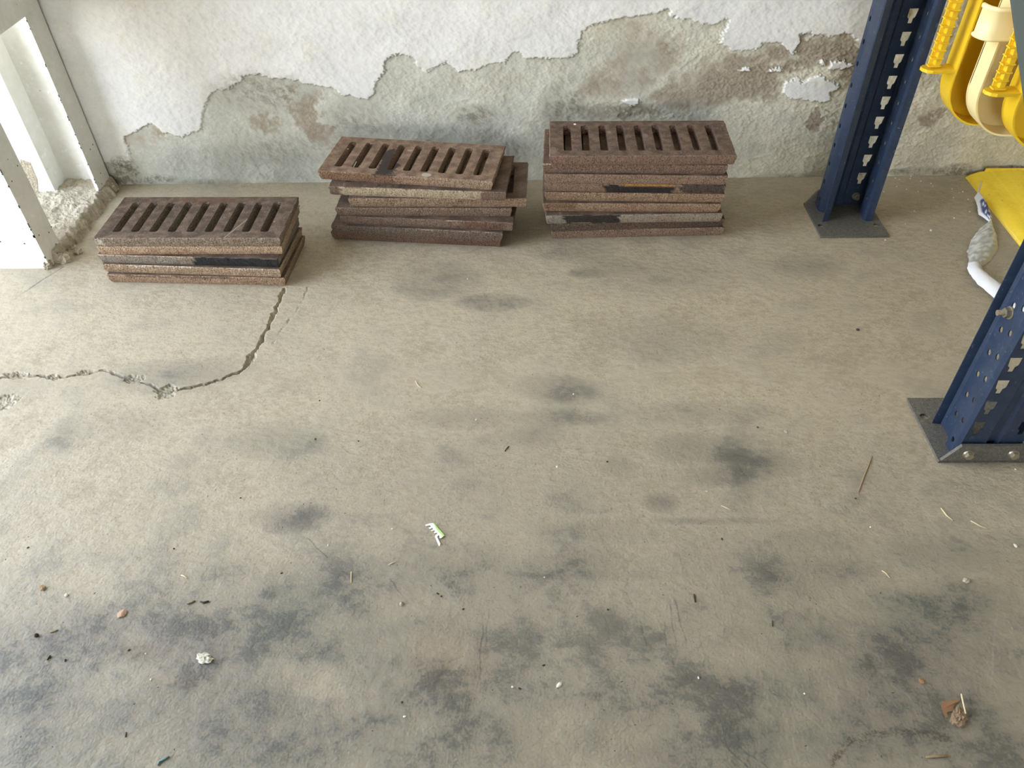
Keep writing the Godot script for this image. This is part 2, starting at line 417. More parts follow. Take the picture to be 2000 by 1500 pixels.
func make_materials() -> void:
	var grain := ImageTexture.create_from_image(noise_tile(512, 0.05, 31, 5))
	var coarse := ImageTexture.create_from_image(noise_tile(512, 0.02, 32, 6))
	M.grain = grain
	M.coarse = coarse
	# rust: neutral multiplier for the vertex colours of the grate sides
	var rust := speckle(512, 41, 0.03, srgb(202, 195, 187), srgb(252, 249, 243), srgb(96, 76, 64), 0.37, srgb(255, 255, 255), 0.78)
	for i in 3:
		var m := tiled(rust, 5.0, 0.9, grain, 0.22)
		m.uv1_offset = Vector3(0.31, 0.17, 0.53) * i
		m.vertex_color_use_as_albedo = true
		M["rust_%d" % i] = m
	# white paint on the column and on plastered walls
	var white := speckle(512, 51, 0.012, srgb(226, 224, 214), srgb(238, 237, 230), srgb(120, 112, 98), 0.115, srgb(244, 243, 238), 0.8)
	M.column = tiled(white, 1.6, 0.55, coarse, 0.02)
	M.white_wall = tiled(white, 0.9, 0.9, coarse, 0.15, true)
	M.inside = tiled(speckle(256, 53, 0.02, srgb(160, 162, 162), srgb(178, 180, 180), srgb(138, 140, 140), 0.2, srgb(188, 190, 190), 0.8), 0.5, 0.9, null, 0.0, true)
	M.chip = plain(srgb(52, 55, 58), 0.7)
	M.mortar = tiled(speckle(512, 55, 0.03, srgb(158, 146, 124), srgb(200, 190, 168), srgb(104, 92, 76), 0.28, srgb(216, 210, 194), 0.78), 4.0, 0.95, grain, 0.25, true)
	M.concrete = tiled(speckle(512, 57, 0.02, srgb(160, 152, 134), srgb(182, 173, 154), srgb(130, 124, 112), 0.2, srgb(196, 188, 170), 0.8), 1.2, 0.75, coarse, 0.05, true)
	M.yard = tiled(speckle(512, 59, 0.02, srgb(176, 170, 156), srgb(200, 194, 180), srgb(140, 134, 122), 0.2, srgb(210, 205, 192), 0.8), 0.4, 0.95, null, 0.0, true)
	# rack steel
	var blue := speckle(512, 61, 0.012, srgb(30, 44, 68), srgb(48, 63, 84), srgb(26, 38, 58), 0.2, srgb(88, 96, 104), 0.82)
	M.blue = tiled(blue, 3.0, 0.42, coarse, 0.01)
	M.plate = tiled(speckle(512, 63, 0.03, srgb(78, 78, 74), srgb(112, 106, 94), srgb(52, 56, 60), 0.24, srgb(140, 130, 114), 0.7), 5.0, 0.6, grain, 0.03)
	M.zinc = plain(srgb(168, 160, 138), 0.38, 0.75)
	M.brace = plain(srgb(84, 92, 88), 0.5, 0.3)
	# plastics
	M.yellow = plain(srgb(255, 212, 48), 0.38)
	M.yellow.subsurf_scatter_enabled = true
	M.yellow.subsurf_scatter_strength = 0.15
	M.yellow.backlight_enabled = true
	M.yellow.backlight = Color(0.45, 0.36, 0.08)
	M.pale_yellow = plain(srgb(255, 238, 178), 0.4)
	M.yellow_board = tiled(speckle(512, 65, 0.012, srgb(240, 200, 44), srgb(254, 222, 66), srgb(170, 136, 50), 0.14, srgb(255, 228, 90), 0.8), 2.2, 0.5, coarse, 0.02)
	# litter
	M.twig = plain(srgb(150, 126, 92), 0.9)
	M.straw = plain(srgb(214, 196, 158), 0.8)
	M.dark_chip = plain(srgb(66, 56, 46), 0.9)
	M.stone = tiled(speckle(256, 67, 0.06, srgb(150, 140, 122), srgb(196, 188, 170), srgb(96, 86, 74), 0.25, srgb(220, 214, 200), 0.8), 20.0, 0.95)
	M.paper = plain(srgb(208, 202, 184), 0.9)
	M.white_bit = plain(srgb(226, 218, 200), 0.85)
	M.brick = plain(srgb(180, 148, 122), 0.95)
	M.leaf = plain(srgb(142, 106, 72), 0.85)
	M.fluff = plain(srgb(140, 118, 92), 1.0)
	M.teal = plain(srgb(88, 128, 128), 0.4)
	M.green_white = plain(srgb(238, 240, 232), 0.4)
	M.lime = plain(srgb(178, 214, 120), 0.4)
	M.slot_light = plain(srgb(238, 238, 232), 0.5)  # not litter: white of the added lines that imitate daylight in grate slots
	var film := plain(Color.WHITE, 0.32)
	film.vertex_color_use_as_albedo = true
	film.backlight_enabled = true
	film.backlight = Color(0.3, 0.3, 0.3)
	M.film = film


# ---------------------------------------------------------------- shed around the corner
func make_shell() -> void:
	# back wall goes on beyond the column, a little forward of the peeling stretch
	var st := st_new()
	box(st, Vector3(SHED_X, 0, -2.62), Vector3(-1.505, SHED_H, -2.205))
	var corner := structure("wall_corner", done(st), M.white_wall, "white plastered wall end behind the steel column", "wall")
	st = st_new()
	var upright_at := func(x: float, y: float, d: float) -> Vector3: return Vector3(x, y, d)
	prism(st, PackedVector2Array([Vector2(-1.5666, 0.1433), Vector2(-1.5410, 0.1327), Vector2(-1.5436, 0.1016), Vector2(-1.5447, 0.0734), Vector2(-1.5620, 0.0300), Vector2(-1.5824, 0.0300), Vector2(-1.6064, 0.0300), Vector2(-1.6048, 0.0599)]), upright_at, -2.2055, -2.2040)
	obj("bare_patch", done(st), M.mortar, corner)
	# side wall with the wide gate that lets the daylight in
	st = st_new()
	box(st, Vector3(SHED_X - 0.25, 0, GATE_Z), Vector3(SHED_X, SHED_H, 9.25))
	box(st, Vector3(SHED_X - 0.25, GATE_H, -2.62), Vector3(SHED_X, SHED_H, GATE_Z))
	structure("wall_left", done(st), M.inside, "plain side wall of the shed with a wide open gate", "wall")
	st = st_new()
	box(st, Vector3(6.0, 0, -2.6), Vector3(6.25, SHED_H, 9.25))
	structure("wall_right", done(st), M.inside, "plain closed side wall of the shed opposite the gate", "wall")
	st = st_new()
	box(st, Vector3(SHED_X, 0, 9.0), Vector3(FRONT_A, SHED_H, 9.25))
	box(st, Vector3(FRONT_B, 0, 9.0), Vector3(6.0, SHED_H, 9.25))
	box(st, Vector3(FRONT_A, FRONT_H, 9.0), Vector3(FRONT_B, SHED_H, 9.25))
	structure("wall_front", done(st), M.inside, "plain end wall of the shed with a second open gate", "wall")
	st = st_new()
	box(st, Vector3(SHED_X - 0.3, SHED_H, -2.7), Vector3(6.3, SHED_H + 0.2, 9.3))
	structure("ceiling", done(st), M.inside, "flat roof over the shed", "ceiling")
	st = st_new()
	box(st, Vector3(-60, -0.3, -60), Vector3(60, -0.26, 60))
	box(st, Vector3(-60, -0.27, -60), Vector3(SHED_X, -0.005, 60))
	box(st, Vector3(SHED_X, -0.27, 9.25), Vector3(60, -0.005, 60))
	structure("ground_outside", done(st), M.yard, "bare pale concrete yard outside the shed", "ground")


# ---------------------------------------------------------------- back wall with the peeling coat
func fill_polygon(mask: PackedByteArray, poly: PackedVector2Array, value: int) -> void:
	for j in WT_H:
		var y := WY1 * (1.0 - (j + 0.5) / WT_H)
		var xs := PackedFloat32Array()
		for i in poly.size():
			var a := poly[i]
			var b := poly[(i + 1) % poly.size()]
			if (a.y > y) != (b.y > y):
				xs.append(a.x + (y - a.y) / (b.y - a.y) * (b.x - a.x))
		xs.sort()
		for k in range(0, xs.size() - 1, 2):
			var i0 := clampi(int((xs[k] - WX0) / (WX1 - WX0) * WT_W), 0, WT_W)
			var i1 := clampi(int((xs[k + 1] - WX0) / (WX1 - WX0) * WT_W), 0, WT_W)
			for i in range(i0, i1):
				mask[j * WT_W + i] = value


func pairs(a: Array) -> PackedVector2Array:
	var out := PackedVector2Array()
	for i in range(0, a.size(), 2):
		out.append(Vector2(a[i], a[i + 1]))
	return out


func make_back_wall() -> void:
	var n := WT_W * WT_H
	var mask := PackedByteArray()
	mask.resize(n)
	var poly := pairs(PAINT_EDGE)
	poly.append(Vector2(1.2, 1.0))
	poly.append(Vector2(-2.0, 1.0))
	poly.append(Vector2(-2.0, 0.082))
	fill_polygon(mask, poly, 255)
	for isl in PAINT_ISLANDS:
		fill_polygon(mask, pairs(isl), 255)
	var bare := PackedFloat32Array()
	bare.resize(n)
	var mould := PackedFloat32Array()
	mould.resize(n)
	var sx := WT_W / (WX1 - WX0)
	var sy := WT_H / WY1
	for pass_no in 2:
		var list: Array = BARE if pass_no == 0 else MOULD
		for e in range(0, list.size(), 5):
			var ci: float = (list[e] - WX0) * sx
			var cj: float = (WY1 - list[e + 1]) * sy
			var ri: float = list[e + 2] * sx * 1.35
			var rj: float = list[e + 3] * sy * 1.35
			for j in range(maxi(0, int(cj - rj)), mini(WT_H, int(cj + rj) + 1)):
				for i in range(maxi(0, int(ci - ri)), mini(WT_W, int(ci + ri) + 1)):
					var q := pow((i - ci) / ri, 2) + pow((j - cj) / rj, 2)
					if q < 1.0:
						var v: float = list[e + 4] * (1.0 - q) * 1.6
						if pass_no == 0:
							bare[j * WT_W + i] = maxf(bare[j * WT_W + i], v)
						else:
							mould[j * WT_W + i] = maxf(mould[j * WT_W + i], v)
	# each row: colours (3 bytes) and relief (1 byte, 20 steps to the millimetre) of every point
	var row := func(j: int) -> PackedByteArray:
		var line := PackedByteArray()
		line.resize(WT_W * 4)
		var tj := j & 1023
		for i in WT_W:
			var o := j * WT_W + i
			var ti := i & 1023
			var na := tile_a[((tj * 2) & 1023) * 1024 + ti] / 255.0 - 0.5
			var nb := tile_b[tj * 1024 + ti] / 255.0 - 0.5
			var nc := tile_c[tj * 1024 + ((i + 300) & 1023)] / 255.0 - 0.5
			var nd := tile_d[tj * 1024 + ti] / 255.0 - 0.5
			# ragged look-up of the coat
			var wi := clampi(i + int(nb * 14.0 + nc * 12.0 + nd * 8.0), 0, WT_W - 1)
			var wj := clampi(j + int(na * 10.0 - nc * 9.0 + nd * 8.0), 0, WT_H - 1)
			var coat := mask[wj * WT_W + wi] > 127
			var r: float
			var g: float
			var b: float
			var h: float
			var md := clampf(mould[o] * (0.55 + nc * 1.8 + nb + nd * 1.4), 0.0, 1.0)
			if coat:
				var t := na * 0.05 + nd * 0.04 + nc * 0.03
				r = 0.900 + t
				g = 0.896 + t
				b = 0.872 + t * 0.9
				# thin yellowing and pinholes
				var yel := clampf((nb - 0.14) * 1.8, 0.0, 0.4)
				r -= 0.02 * yel
				g -= 0.03 * yel
				b -= 0.08 * yel
				if nd < -0.36 and nb > 0.02:
					var s := (-0.36 - nd) * 4.0
					r -= s * 0.5
					g -= s * 0.52
					b -= s * 0.55
				h = 0.0042 + nb * 0.0026 + nc * 0.0018 + na * 0.004 + nd * 0.0008
			else:
				var x := WX0 + (WX1 - WX0) * i / WT_W
				var t := nb * 0.12 + nc * 0.07 + nd * 0.07
				var warm := clampf((x + 0.3) * 0.7 + na, 0.0, 1.0)
				r = 0.765 + t + 0.060 * warm
				g = 0.765 + t + 0.040 * warm
				b = 0.708 + t + 0.010 * warm
				var br := 0.0
				var bo := clampi(j + int(na * 36.0 + nc * 22.0), 0, WT_H - 1) * WT_W + clampi(i + int(nb * 60.0 - nc * 30.0 + nd * 12.0), 0, WT_W - 1)
				if bare[bo] > 0.0:
					br = clampf((bare[bo] * 1.15 + nb * 0.9 + nc * 0.9 + nd * 0.55 - 0.30) * 1.25, 0.0, 1.0)
				r = lerpf(r, 0.625 + nd * 0.16 + nc * 0.12, br)
				g = lerpf(g, 0.580 + nd * 0.16 + nc * 0.12, br)
				b = lerpf(b, 0.505 + nd * 0.15 + nc * 0.12, br)
				# stipple of the plaster grows coarser away from the column
				h = nb * 0.0026 + nc * (0.0020 + 0.0024 * warm) + nd * (0.0012 + 0.0022 * warm) - br * 0.0015
				# old whitewash crumbs
				if nd > 0.30 and br < 0.8:
					r += 0.05
					g += 0.05
					b += 0.05
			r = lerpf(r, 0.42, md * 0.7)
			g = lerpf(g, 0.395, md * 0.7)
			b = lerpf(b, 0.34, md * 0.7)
			line[i * 4] = int(clampf(r, 0.0, 1.0) * 255.0)
			line[i * 4 + 1] = int(clampf(g, 0.0, 1.0) * 255.0)
			line[i * 4 + 2] = int(clampf(b, 0.0, 1.0) * 255.0)
			line[i * 4 + 3] = int(clampf(h * 20000.0 + 110.0, 0.0, 255.0))
		return line
	var both := in_rows(WT_H, row)
	var pic := Image.create_from_data(WT_W, WT_H, false, Image.FORMAT_RGBA8, both)
	pic.convert(Image.FORMAT_RGB8)
	var m := StandardMaterial3D.new()
	m.albedo_texture = ImageTexture.create_from_image(pic)
	m.roughness = 0.92
	m.texture_repeat = false
	# the modelled face: a relief grid in front, a plain slab behind and above
	var cols := 1030
	var rows := 246
	var v := PackedVector3Array()
	var nn := PackedVector3Array()
	var uv := PackedVector2Array()
	var ix := PackedInt32Array()
	v.resize((cols + 1) * (rows + 1))
	nn.resize(v.size())
	uv.resize(v.size())
	ix.resize(cols * rows * 6)
	var at_h := func(c: int, r2: int) -> float:
		var i := clampi(int(float(c) / cols * (WT_W - 1)), 0, WT_W - 1)
		var j := clampi(int(float(r2) / rows * (WT_H - 1)), 0, WT_H - 1)
		return (both[(j * WT_W + i) * 4 + 3] - 110.0) / 20000.0
	var dx := (WX1 - WX0) / cols
	var dy := WY1 / rows
	var k := 0
	for r2 in rows + 1:
		for c in cols + 1:
			var p := r2 * (cols + 1) + c
			var h: float = at_h.call(c, r2)
			v[p] = Vector3(WX0 + dx * c, WY1 - dy * r2, WALL_Z + h)
			var hx: float = at_h.call(mini(c + 1, cols), r2) - at_h.call(maxi(c - 1, 0), r2)
			var hy: float = at_h.call(c, maxi(r2 - 1, 0)) - at_h.call(c, mini(r2 + 1, rows))
			nn[p] = Vector3(-hx / (2.0 * dx), -hy / (2.0 * dy), 1.0).normalized()
			uv[p] = Vector2(float(c) / cols, float(r2) / rows)
	for r2 in rows:
		for c in cols:
			var p := r2 * (cols + 1) + c
			ix[k] = p
			ix[k + 1] = p + 1
			ix[k + 2] = p + cols + 2
			ix[k + 3] = p
			ix[k + 4] = p + cols + 2
			ix[k + 5] = p + cols + 1
			k += 6
	var arr := []
	arr.resize(Mesh.ARRAY_MAX)
	arr[Mesh.ARRAY_VERTEX] = v
	arr[Mesh.ARRAY_NORMAL] = nn
	arr[Mesh.ARRAY_TEX_UV] = uv
	arr[Mesh.ARRAY_INDEX] = ix
	var mesh := ArrayMesh.new()
	mesh.add_surface_from_arrays(Mesh.PRIMITIVE_TRIANGLES, arr)
	mesh.surface_set_material(0, m)
	var st := st_new()
	box(st, Vector3(-1.505, 0, -2.60), Vector3(6.0, 4.2, WALL_Z - 0.006))
	box(st, Vector3(-1.505, WY1 - 0.004, -2.40), Vector3(6.0, 4.2, WALL_Z + 0.001))
	box(st, Vector3(WX1 - 0.004, 0, -2.40), Vector3(6.0, WY1 - 0.004, WALL_Z + 0.001))
	st.generate_normals()
	st.commit(mesh)
	mesh.surface_set_material(1, M.white_wall)
	structure("wall_back", mesh, null, "back wall of white paint peeling off grey and brown plaster", "wall")


# ---------------------------------------------------------------- floor
const FX0 := -1.75
const FX1 := 1.90
const FZ0 := -2.33
const FZ1 := -1.15
const NX0 := -1.22
const NX1 := 1.12
const NZ1 := -0.38


func floor_texture(x0: float, x1: float, z0: float, z1: float, w: int, hgt: int) -> Array:
	var n := w * hgt
	var dark := PackedFloat32Array()
	var violet := PackedFloat32Array()
	var green := PackedFloat32Array()
	var rust := PackedFloat32Array()
	var pale := PackedFloat32Array()
	dark.resize(n)
	violet.resize(n)
	green.resize(n)
	rust.resize(n)
	pale.resize(n)
	var rubber := PackedFloat32Array()
	rubber.resize(n)
	var sx := w / (x1 - x0)
	var sz := hgt / (z1 - z0)
	for e in range(0, STAINS.size(), 6):
		var ci: float = (STAINS[e] - x0) * sx
		var cj: float = (STAINS[e + 1] - z0) * sz
		var ri: float = STAINS[e + 2] * sx * 1.5
		var rj: float = STAINS[e + 3] * sz * 1.5
		var s: float = absf(STAINS[e + 4])
		var tone := int(STAINS[e + 5])
		for j in range(maxi(0, int(cj - rj)), mini(hgt, int(cj + rj) + 1)):
			var qj := pow((j - cj) / rj, 2)
			for i in range(maxi(0, int(ci - ri)), mini(w, int(ci + ri) + 1)):
				var q := (i - ci) / ri
				q = q * q + qj
				if q < 1.0:
					var o := j * w + i
					var v := s * (1.0 - q)
					if tone == -1:
						pale[o] = maxf(pale[o], v)
					elif tone == 2:
						rust[o] = maxf(rust[o], v)
					else:
						dark[o] = dark[o] + v * (1.0 - minf(dark[o], 1.0))
						if tone == 1:
							violet[o] = maxf(violet[o], v)
						elif tone == 3:
							green[o] = maxf(green[o], v)
	# scraped lines: pale where dust was pushed aside, dark where rubber dragged
	for e in range(0, SCRATCHES.size(), 6):
		var p0 := Vector2(SCRATCHES[e], SCRATCHES[e + 1])
		var p1 := Vector2(SCRATCHES[e + 2], SCRATCHES[e + 3])
		var steps := int(p0.distance_to(p1) * 1500.0)
		for t in steps:
			var f := t / float(steps)
			var p := p0.lerp(p1, f) + Vector2(0.0012 * sin(f * 9.0), 0.0)
			var i := int((p.x - x0) * sx)
			var j := int((p.y - z0) * sz)
			for di in range(-1, 2):
				if i + di >= 0 and i + di < w and j >= 0 and j < hgt:
					var o := j * w + i + di
					var v: float = absf(SCRATCHES[e + 4]) * (1.0 if di == 0 else 0.45)
					if SCRATCHES[e + 5] < 0.0:
						pale[o] = maxf(pale[o], v)
					else:
						dark[o] = minf(dark[o] + v, 1.2)
	# rubber skid: an arc of short dark strokes
	var arc := pairs(SKID)
	for k in arc.size() - 1:
		for t in 60:
			var p := arc[k].lerp(arc[k + 1], t / 60.0)
			for line in 3:
				var q := p + Vector2(0.0, (line - 1) * 0.004 + 0.002 * sin(t * 0.7 + k * 2.0))
				var i := int((q.x - x0) * sx)
				var j := int((q.y - z0) * sz)
				for di in range(-1, 2):
					for dj in range(-1, 1):
						if i + di >= 0 and i + di < w and j + dj >= 0 and j + dj < hgt:
							var o := (j + dj) * w + i + di
							rubber[o] = minf(rubber[o] + 0.16, 0.8)
	var stepx := 512.0 / sx
	var stepz := 512.0 / sz
	var row := func(j: int) -> PackedByteArray:
		var line := PackedByteArray()
		line.resize(w * 4)
		var wz := (z0 + 4.0) * 512.0 + j * stepz
		var ja := (int(wz) & 1023) * 1024
		var jb := (int(wz * 1.9) & 1023) * 1024
		var jc := (int(wz * 1.9 + 77.0) & 1023) * 1024
		for i in w:
			var wx := (x0 + 4.0) * 512.0 + i * stepx
			var na := tile_a[ja + (int(wx) & 1023)] / 255.0 - 0.5
			var nb := tile_b[jb + (int(wx * 1.3) & 1023)] / 255.0 - 0.5
			var nc := tile_c[jc + (int(wx * 1.3) & 1023)] / 255.0 - 0.5
			var nd := tile_d[jc + (int(wx * 1.9) & 1023)] / 255.0 - 0.5
			var o := j * w + i
			var t := na * 0.07 + nb * 0.07 + nc * 0.09 + nd * 0.10
			var r := 0.677 + t
			var g := 0.628 + t
			var b := 0.530 + t * 0.95
			var wear := clampf(0.5 + na * 0.8 + nb * 0.6 + nc * 0.4 + nd * 0.5, 0.0, 1.0)
			# polished grey showing between the dust
			var base_dark := clampf((na * 0.9 + nb * 0.6 + nc * 0.5 + nd * 0.4) - 0.10, 0.0, 0.25)
			var d := clampf(dark[o] * (0.12 + 1.05 * wear) + base_dark, 0.0, 1.0)
			r = lerpf(r, 0.374 + nd * 0.08 + nc * 0.06, d)
			g = lerpf(g, 0.359 + nd * 0.08 + nc * 0.06, d)
			b = lerpf(b, 0.318 + nd * 0.08 + nc * 0.06, d)
			var v := violet[o] * wear
			r += v * 0.002
			g -= v * 0.008
			b += v * 0.003
			v = green[o] * wear
			r -= v * 0.020
			g += v * 0.002
			b += v * 0.004
			v = rust[o] * (0.4 + wear * 0.6)
			r += v * 0.02
			g -= v * 0.04
			b -= v * 0.07
			v = pale[o] * (1.0 - wear * 0.5)
			r += v * 0.09
			g += v * 0.085
			b += v * 0.070
			v = rubber[o] * clampf(0.5 + nc * 1.4 + nd * 1.6, 0.0, 1.0)
			r = lerpf(r, 0.29, v)
			g = lerpf(g, 0.26, v)
			b = lerpf(b, 0.21, v)
			# fine dark grains and pale grit
			if nd < -0.32:
				r -= 0.09
				g -= 0.09
				b -= 0.085
			elif nd > 0.36:
				r += 0.04
				g += 0.04
				b += 0.04
			line[i * 4] = int(clampf(r, 0.0, 1.0) * 255.0)
			line[i * 4 + 1] = int(clampf(g, 0.0, 1.0) * 255.0)
			line[i * 4 + 2] = int(clampf(b, 0.0, 1.0) * 255.0)
			line[i * 4 + 3] = int(clampf(0.5 + na * 0.40 + nb * 0.28 + nc * 0.22 + nd * 0.11, 0.0, 1.0) * 255.0)
		return line
	var both := Image.create_from_data(w, hgt, false, Image.FORMAT_RGBA8, in_rows(hgt, row))
	var rel := PackedByteArray()
	rel.resize(n)
	var all := both.get_data()
	for i in n:
		rel[i] = all[i * 4 + 3]
	both.convert(Image.FORMAT_RGB8)
	return [ImageTexture.create_from_image(both), ImageTexture.create_from_image(Image.create_from_data(w, hgt, false, Image.FORMAT_L8, rel))]


func flat(st: SurfaceTool, x0: float, x1: float, z0: float, z1: float, o: Vector2, s: Vector2) -> void:
	for c in [[x0, z0], [x1, z0], [x1, z1], [x0, z0], [x1, z1], [x0, z1]]:
		st.set_uv((Vector2(c[0], c[1]) - o) / s)
		st.set_normal(Vector3.UP)
		st.add_vertex(Vector3(c[0], 0.0, c[1]))


func make_floor() -> void:
	var far_tex := floor_texture(FX0, FX1, FZ0, FZ1, 2048, 662)
	var near_tex := floor_texture(NX0, NX1, FZ1, NZ1, 2048, 674)
	var mats := []
	for t in [far_tex, near_tex]:
		var m := StandardMaterial3D.new()
		m.albedo_texture = t[0]
		m.roughness = 0.62
		m.metallic_specular = 0.45
		m.texture_repeat = false
		m.heightmap_enabled = true
		m.heightmap_texture = t[1]
		m.heightmap_scale = 0.55
		mats.append(m)
	var mesh := ArrayMesh.new()
	var o := Vector2(FX0, FZ0)
	var s := Vector2(FX1 - FX0, FZ1 - FZ0)
	# cracked zone as relief
	var cx0 := -1.44
	var cx1 := -0.54
	var cz0 := -1.80
	var cz1 := -1.24
	var st := SurfaceTool.new()
	st.begin(Mesh.PRIMITIVE_TRIANGLES)
	flat(st, FX0, FX1, FZ0, cz0, o, s)
	flat(st, FX0, FX1, cz1, FZ1, o, s)
	flat(st, FX0, cx0, cz0, cz1, o, s)
	flat(st, cx1, FX1, cz0, cz1, o, s)
	st.commit(mesh)
	mesh.surface_set_material(0, mats[0])
	var step := 0.0025
	var cols := int(round((cx1 - cx0) / step))
	var rows := int(round((cz1 - cz0) / step))
	var la := pairs(CRACK)
	var lb := pairs(CRACK_B)
	var f := FastNoiseLite.new()
	f.seed = 5
	f.frequency = 28.0
	f.fractal_octaves = 4
	var hs := PackedFloat32Array()
	hs.resize((cols + 1) * (rows + 1))
	var v := PackedVector3Array()
	var nn := PackedVector3Array()
	var uv := PackedVector2Array()
	var ix := PackedInt32Array()
	v.resize(hs.size())
	nn.resize(hs.size())
	uv.resize(hs.size())
	ix.resize(cols * rows * 6)
	# rough distance field: only vertices near the crack get the exact distance
	var dist_a := PackedFloat32Array()
	dist_a.resize(hs.size())
	dist_a.fill(1.0)
	var dist_b := dist_a.duplicate()
	for pass_no in 2:
		var line: PackedVector2Array = la if pass_no == 0 else lb
		for k in line.size() - 1:
			var p0 := line[k]
			var p1 := line[k + 1]
			var i0 := maxi(0, int((minf(p0.x, p1.x) - 0.03 - cx0) / step))
			var i1 := mini(cols, int((maxf(p0.x, p1.x) + 0.03 - cx0) / step))
			var j0 := maxi(0, int((minf(p0.y, p1.y) - 0.03 - cz0) / step))
			var j1 := mini(rows, int((maxf(p0.y, p1.y) + 0.03 - cz0) / step))
			for j in range(j0, j1 + 1):
				for i in range(i0, i1 + 1):
					var p := Vector2(cx0 + i * step, cz0 + j * step)
					p += Vector2(f.get_noise_2d(p.x, p.y), f.get_noise_2d(p.x + 9.0, p.y)) * 0.007
					var d := p.distance_to(Geometry2D.get_closest_point_to_segment(p, p0, p1))
					var q := j * (cols + 1) + i
					if pass_no == 0:
						dist_a[q] = minf(dist_a[q], d)
					else:
						dist_b[q] = minf(dist_b[q], d)
	for j in rows + 1:
		for i in cols + 1:
			var p := Vector2(cx0 + i * step, cz0 + j * step)
			var q := j * (cols + 1) + i
			var h := 0.0
			var wide := 0.0028 + 0.0022 * f.get_noise_2d(p.x * 0.35, p.y * 0.35 + 4.0)
			wide *= 1.7 if p.x > -0.72 and p.y < -1.40 else (1.0 if p.x > -0.86 else 0.75)
			if dist_a[q] < 0.03:
				h -= 0.011 * clampf(1.0 - (dist_a[q] - wide * 0.4) / 0.0022, 0.0, 1.0)
				h += 0.0012 * clampf(1.0 - dist_a[q] / 0.02, 0.0, 1.0) * f.get_noise_2d(p.x * 2.0, p.y * 2.0)
			if dist_b[q] < 0.03:
				h -= 0.003 * clampf(1.0 - dist_b[q] / 0.0032, 0.0, 1.0) * clampf(0.6 + 2.0 * f.get_noise_2d(p.x, p.y), 0.0, 1.0)
			for e in range(0, SPALLS.size(), 4):
				var dx2: float = (p.x - SPALLS[e]) / (SPALLS[e + 2] * 1.1)
				var dz2: float = (p.y - SPALLS[e + 1]) / (SPALLS[e + 3] * 1.1)
				var dd := dx2 * dx2 + dz2 * dz2 + 0.9 * f.get_noise_2d(p.x * 1.6, p.y * 1.6)
				if dd < 1.0:
					h = minf(h, -0.005 * clampf((1.0 - dd) * 3.0, 0.0, 1.0) + 0.004 * f.get_noise_2d(p.x * 5.0, p.y * 5.0))
			var edge := minf(minf(i, cols - i), minf(j, rows - j))
			hs[q] = h * clampf(edge / 6.0, 0.0, 1.0)
	var k2 := 0
	for j in rows + 1:
		for i in cols + 1:
			var q := j * (cols + 1) + i
			v[q] = Vector3(cx0 + i * step, hs[q], cz0 + j * step)
			var hx := hs[j * (cols + 1) + mini(i + 1, cols)] - hs[j * (cols + 1) + maxi(i - 1, 0)]
			var hz := hs[mini(j + 1, rows) * (cols + 1) + i] - hs[maxi(j - 1, 0) * (cols + 1) + i]
			nn[q] = Vector3(-hx / (2.0 * step), 1.0, -hz / (2.0 * step)).normalized()
			uv[q] = (Vector2(v[q].x, v[q].z) - o) / s
			if i < cols and j < rows:
				ix[k2] = q
				ix[k2 + 1] = q + 1
				ix[k2 + 2] = q + cols + 2
				ix[k2 + 3] = q
				ix[k2 + 4] = q + cols + 2
				ix[k2 + 5] = q + cols + 1
				k2 += 6
	var arr := []
	arr.resize(Mesh.ARRAY_MAX)
	arr[Mesh.ARRAY_VERTEX] = v
	arr[Mesh.ARRAY_NORMAL] = nn
	arr[Mesh.ARRAY_TEX_UV] = uv
	arr[Mesh.ARRAY_INDEX] = ix
	mesh.add_surface_from_arrays(Mesh.PRIMITIVE_TRIANGLES, arr)
	mesh.surface_set_material(1, mats[0])
	st = SurfaceTool.new()
	st.begin(Mesh.PRIMITIVE_TRIANGLES)
	flat(st, NX0, NX1, FZ1, NZ1, Vector2(NX0, FZ1), Vector2(NX1 - NX0, NZ1 - FZ1))
	st.commit(mesh)
	mesh.surface_set_material(2, mats[1])
	st = SurfaceTool.new()
	st.begin(Mesh.PRIMITIVE_TRIANGLES)
	flat(st, FX0, NX0, FZ1, 9.0, Vector2.ZERO, Vector2.ONE)
	flat(st, SHED_X, FX0, FZ0, 9.0, Vector2.ZERO, Vector2.ONE)
	flat(st, NX1, FX1, FZ1, 9.0, Vector2.ZERO, Vector2.ONE)
	flat(st, NX0, NX1, NZ1, 9.0, Vector2.ZERO, Vector2.ONE)
	flat(st, FX1, 6.0, FZ0, 9.0, Vector2.ZERO, Vector2.ONE)
	st.commit(mesh)
	mesh.surface_set_material(3, M.concrete)
	st = st_new()
	box(st, Vector3(SHED_X, -0.25, -2.6), Vector3(6.0, -0.02, 9.0))
	st.generate_normals()
	st.commit(mesh)
	mesh.surface_set_material(4, M.concrete)
	structure("floor", mesh, null, "worn concrete floor with dark stains and a branching crack", "floor")


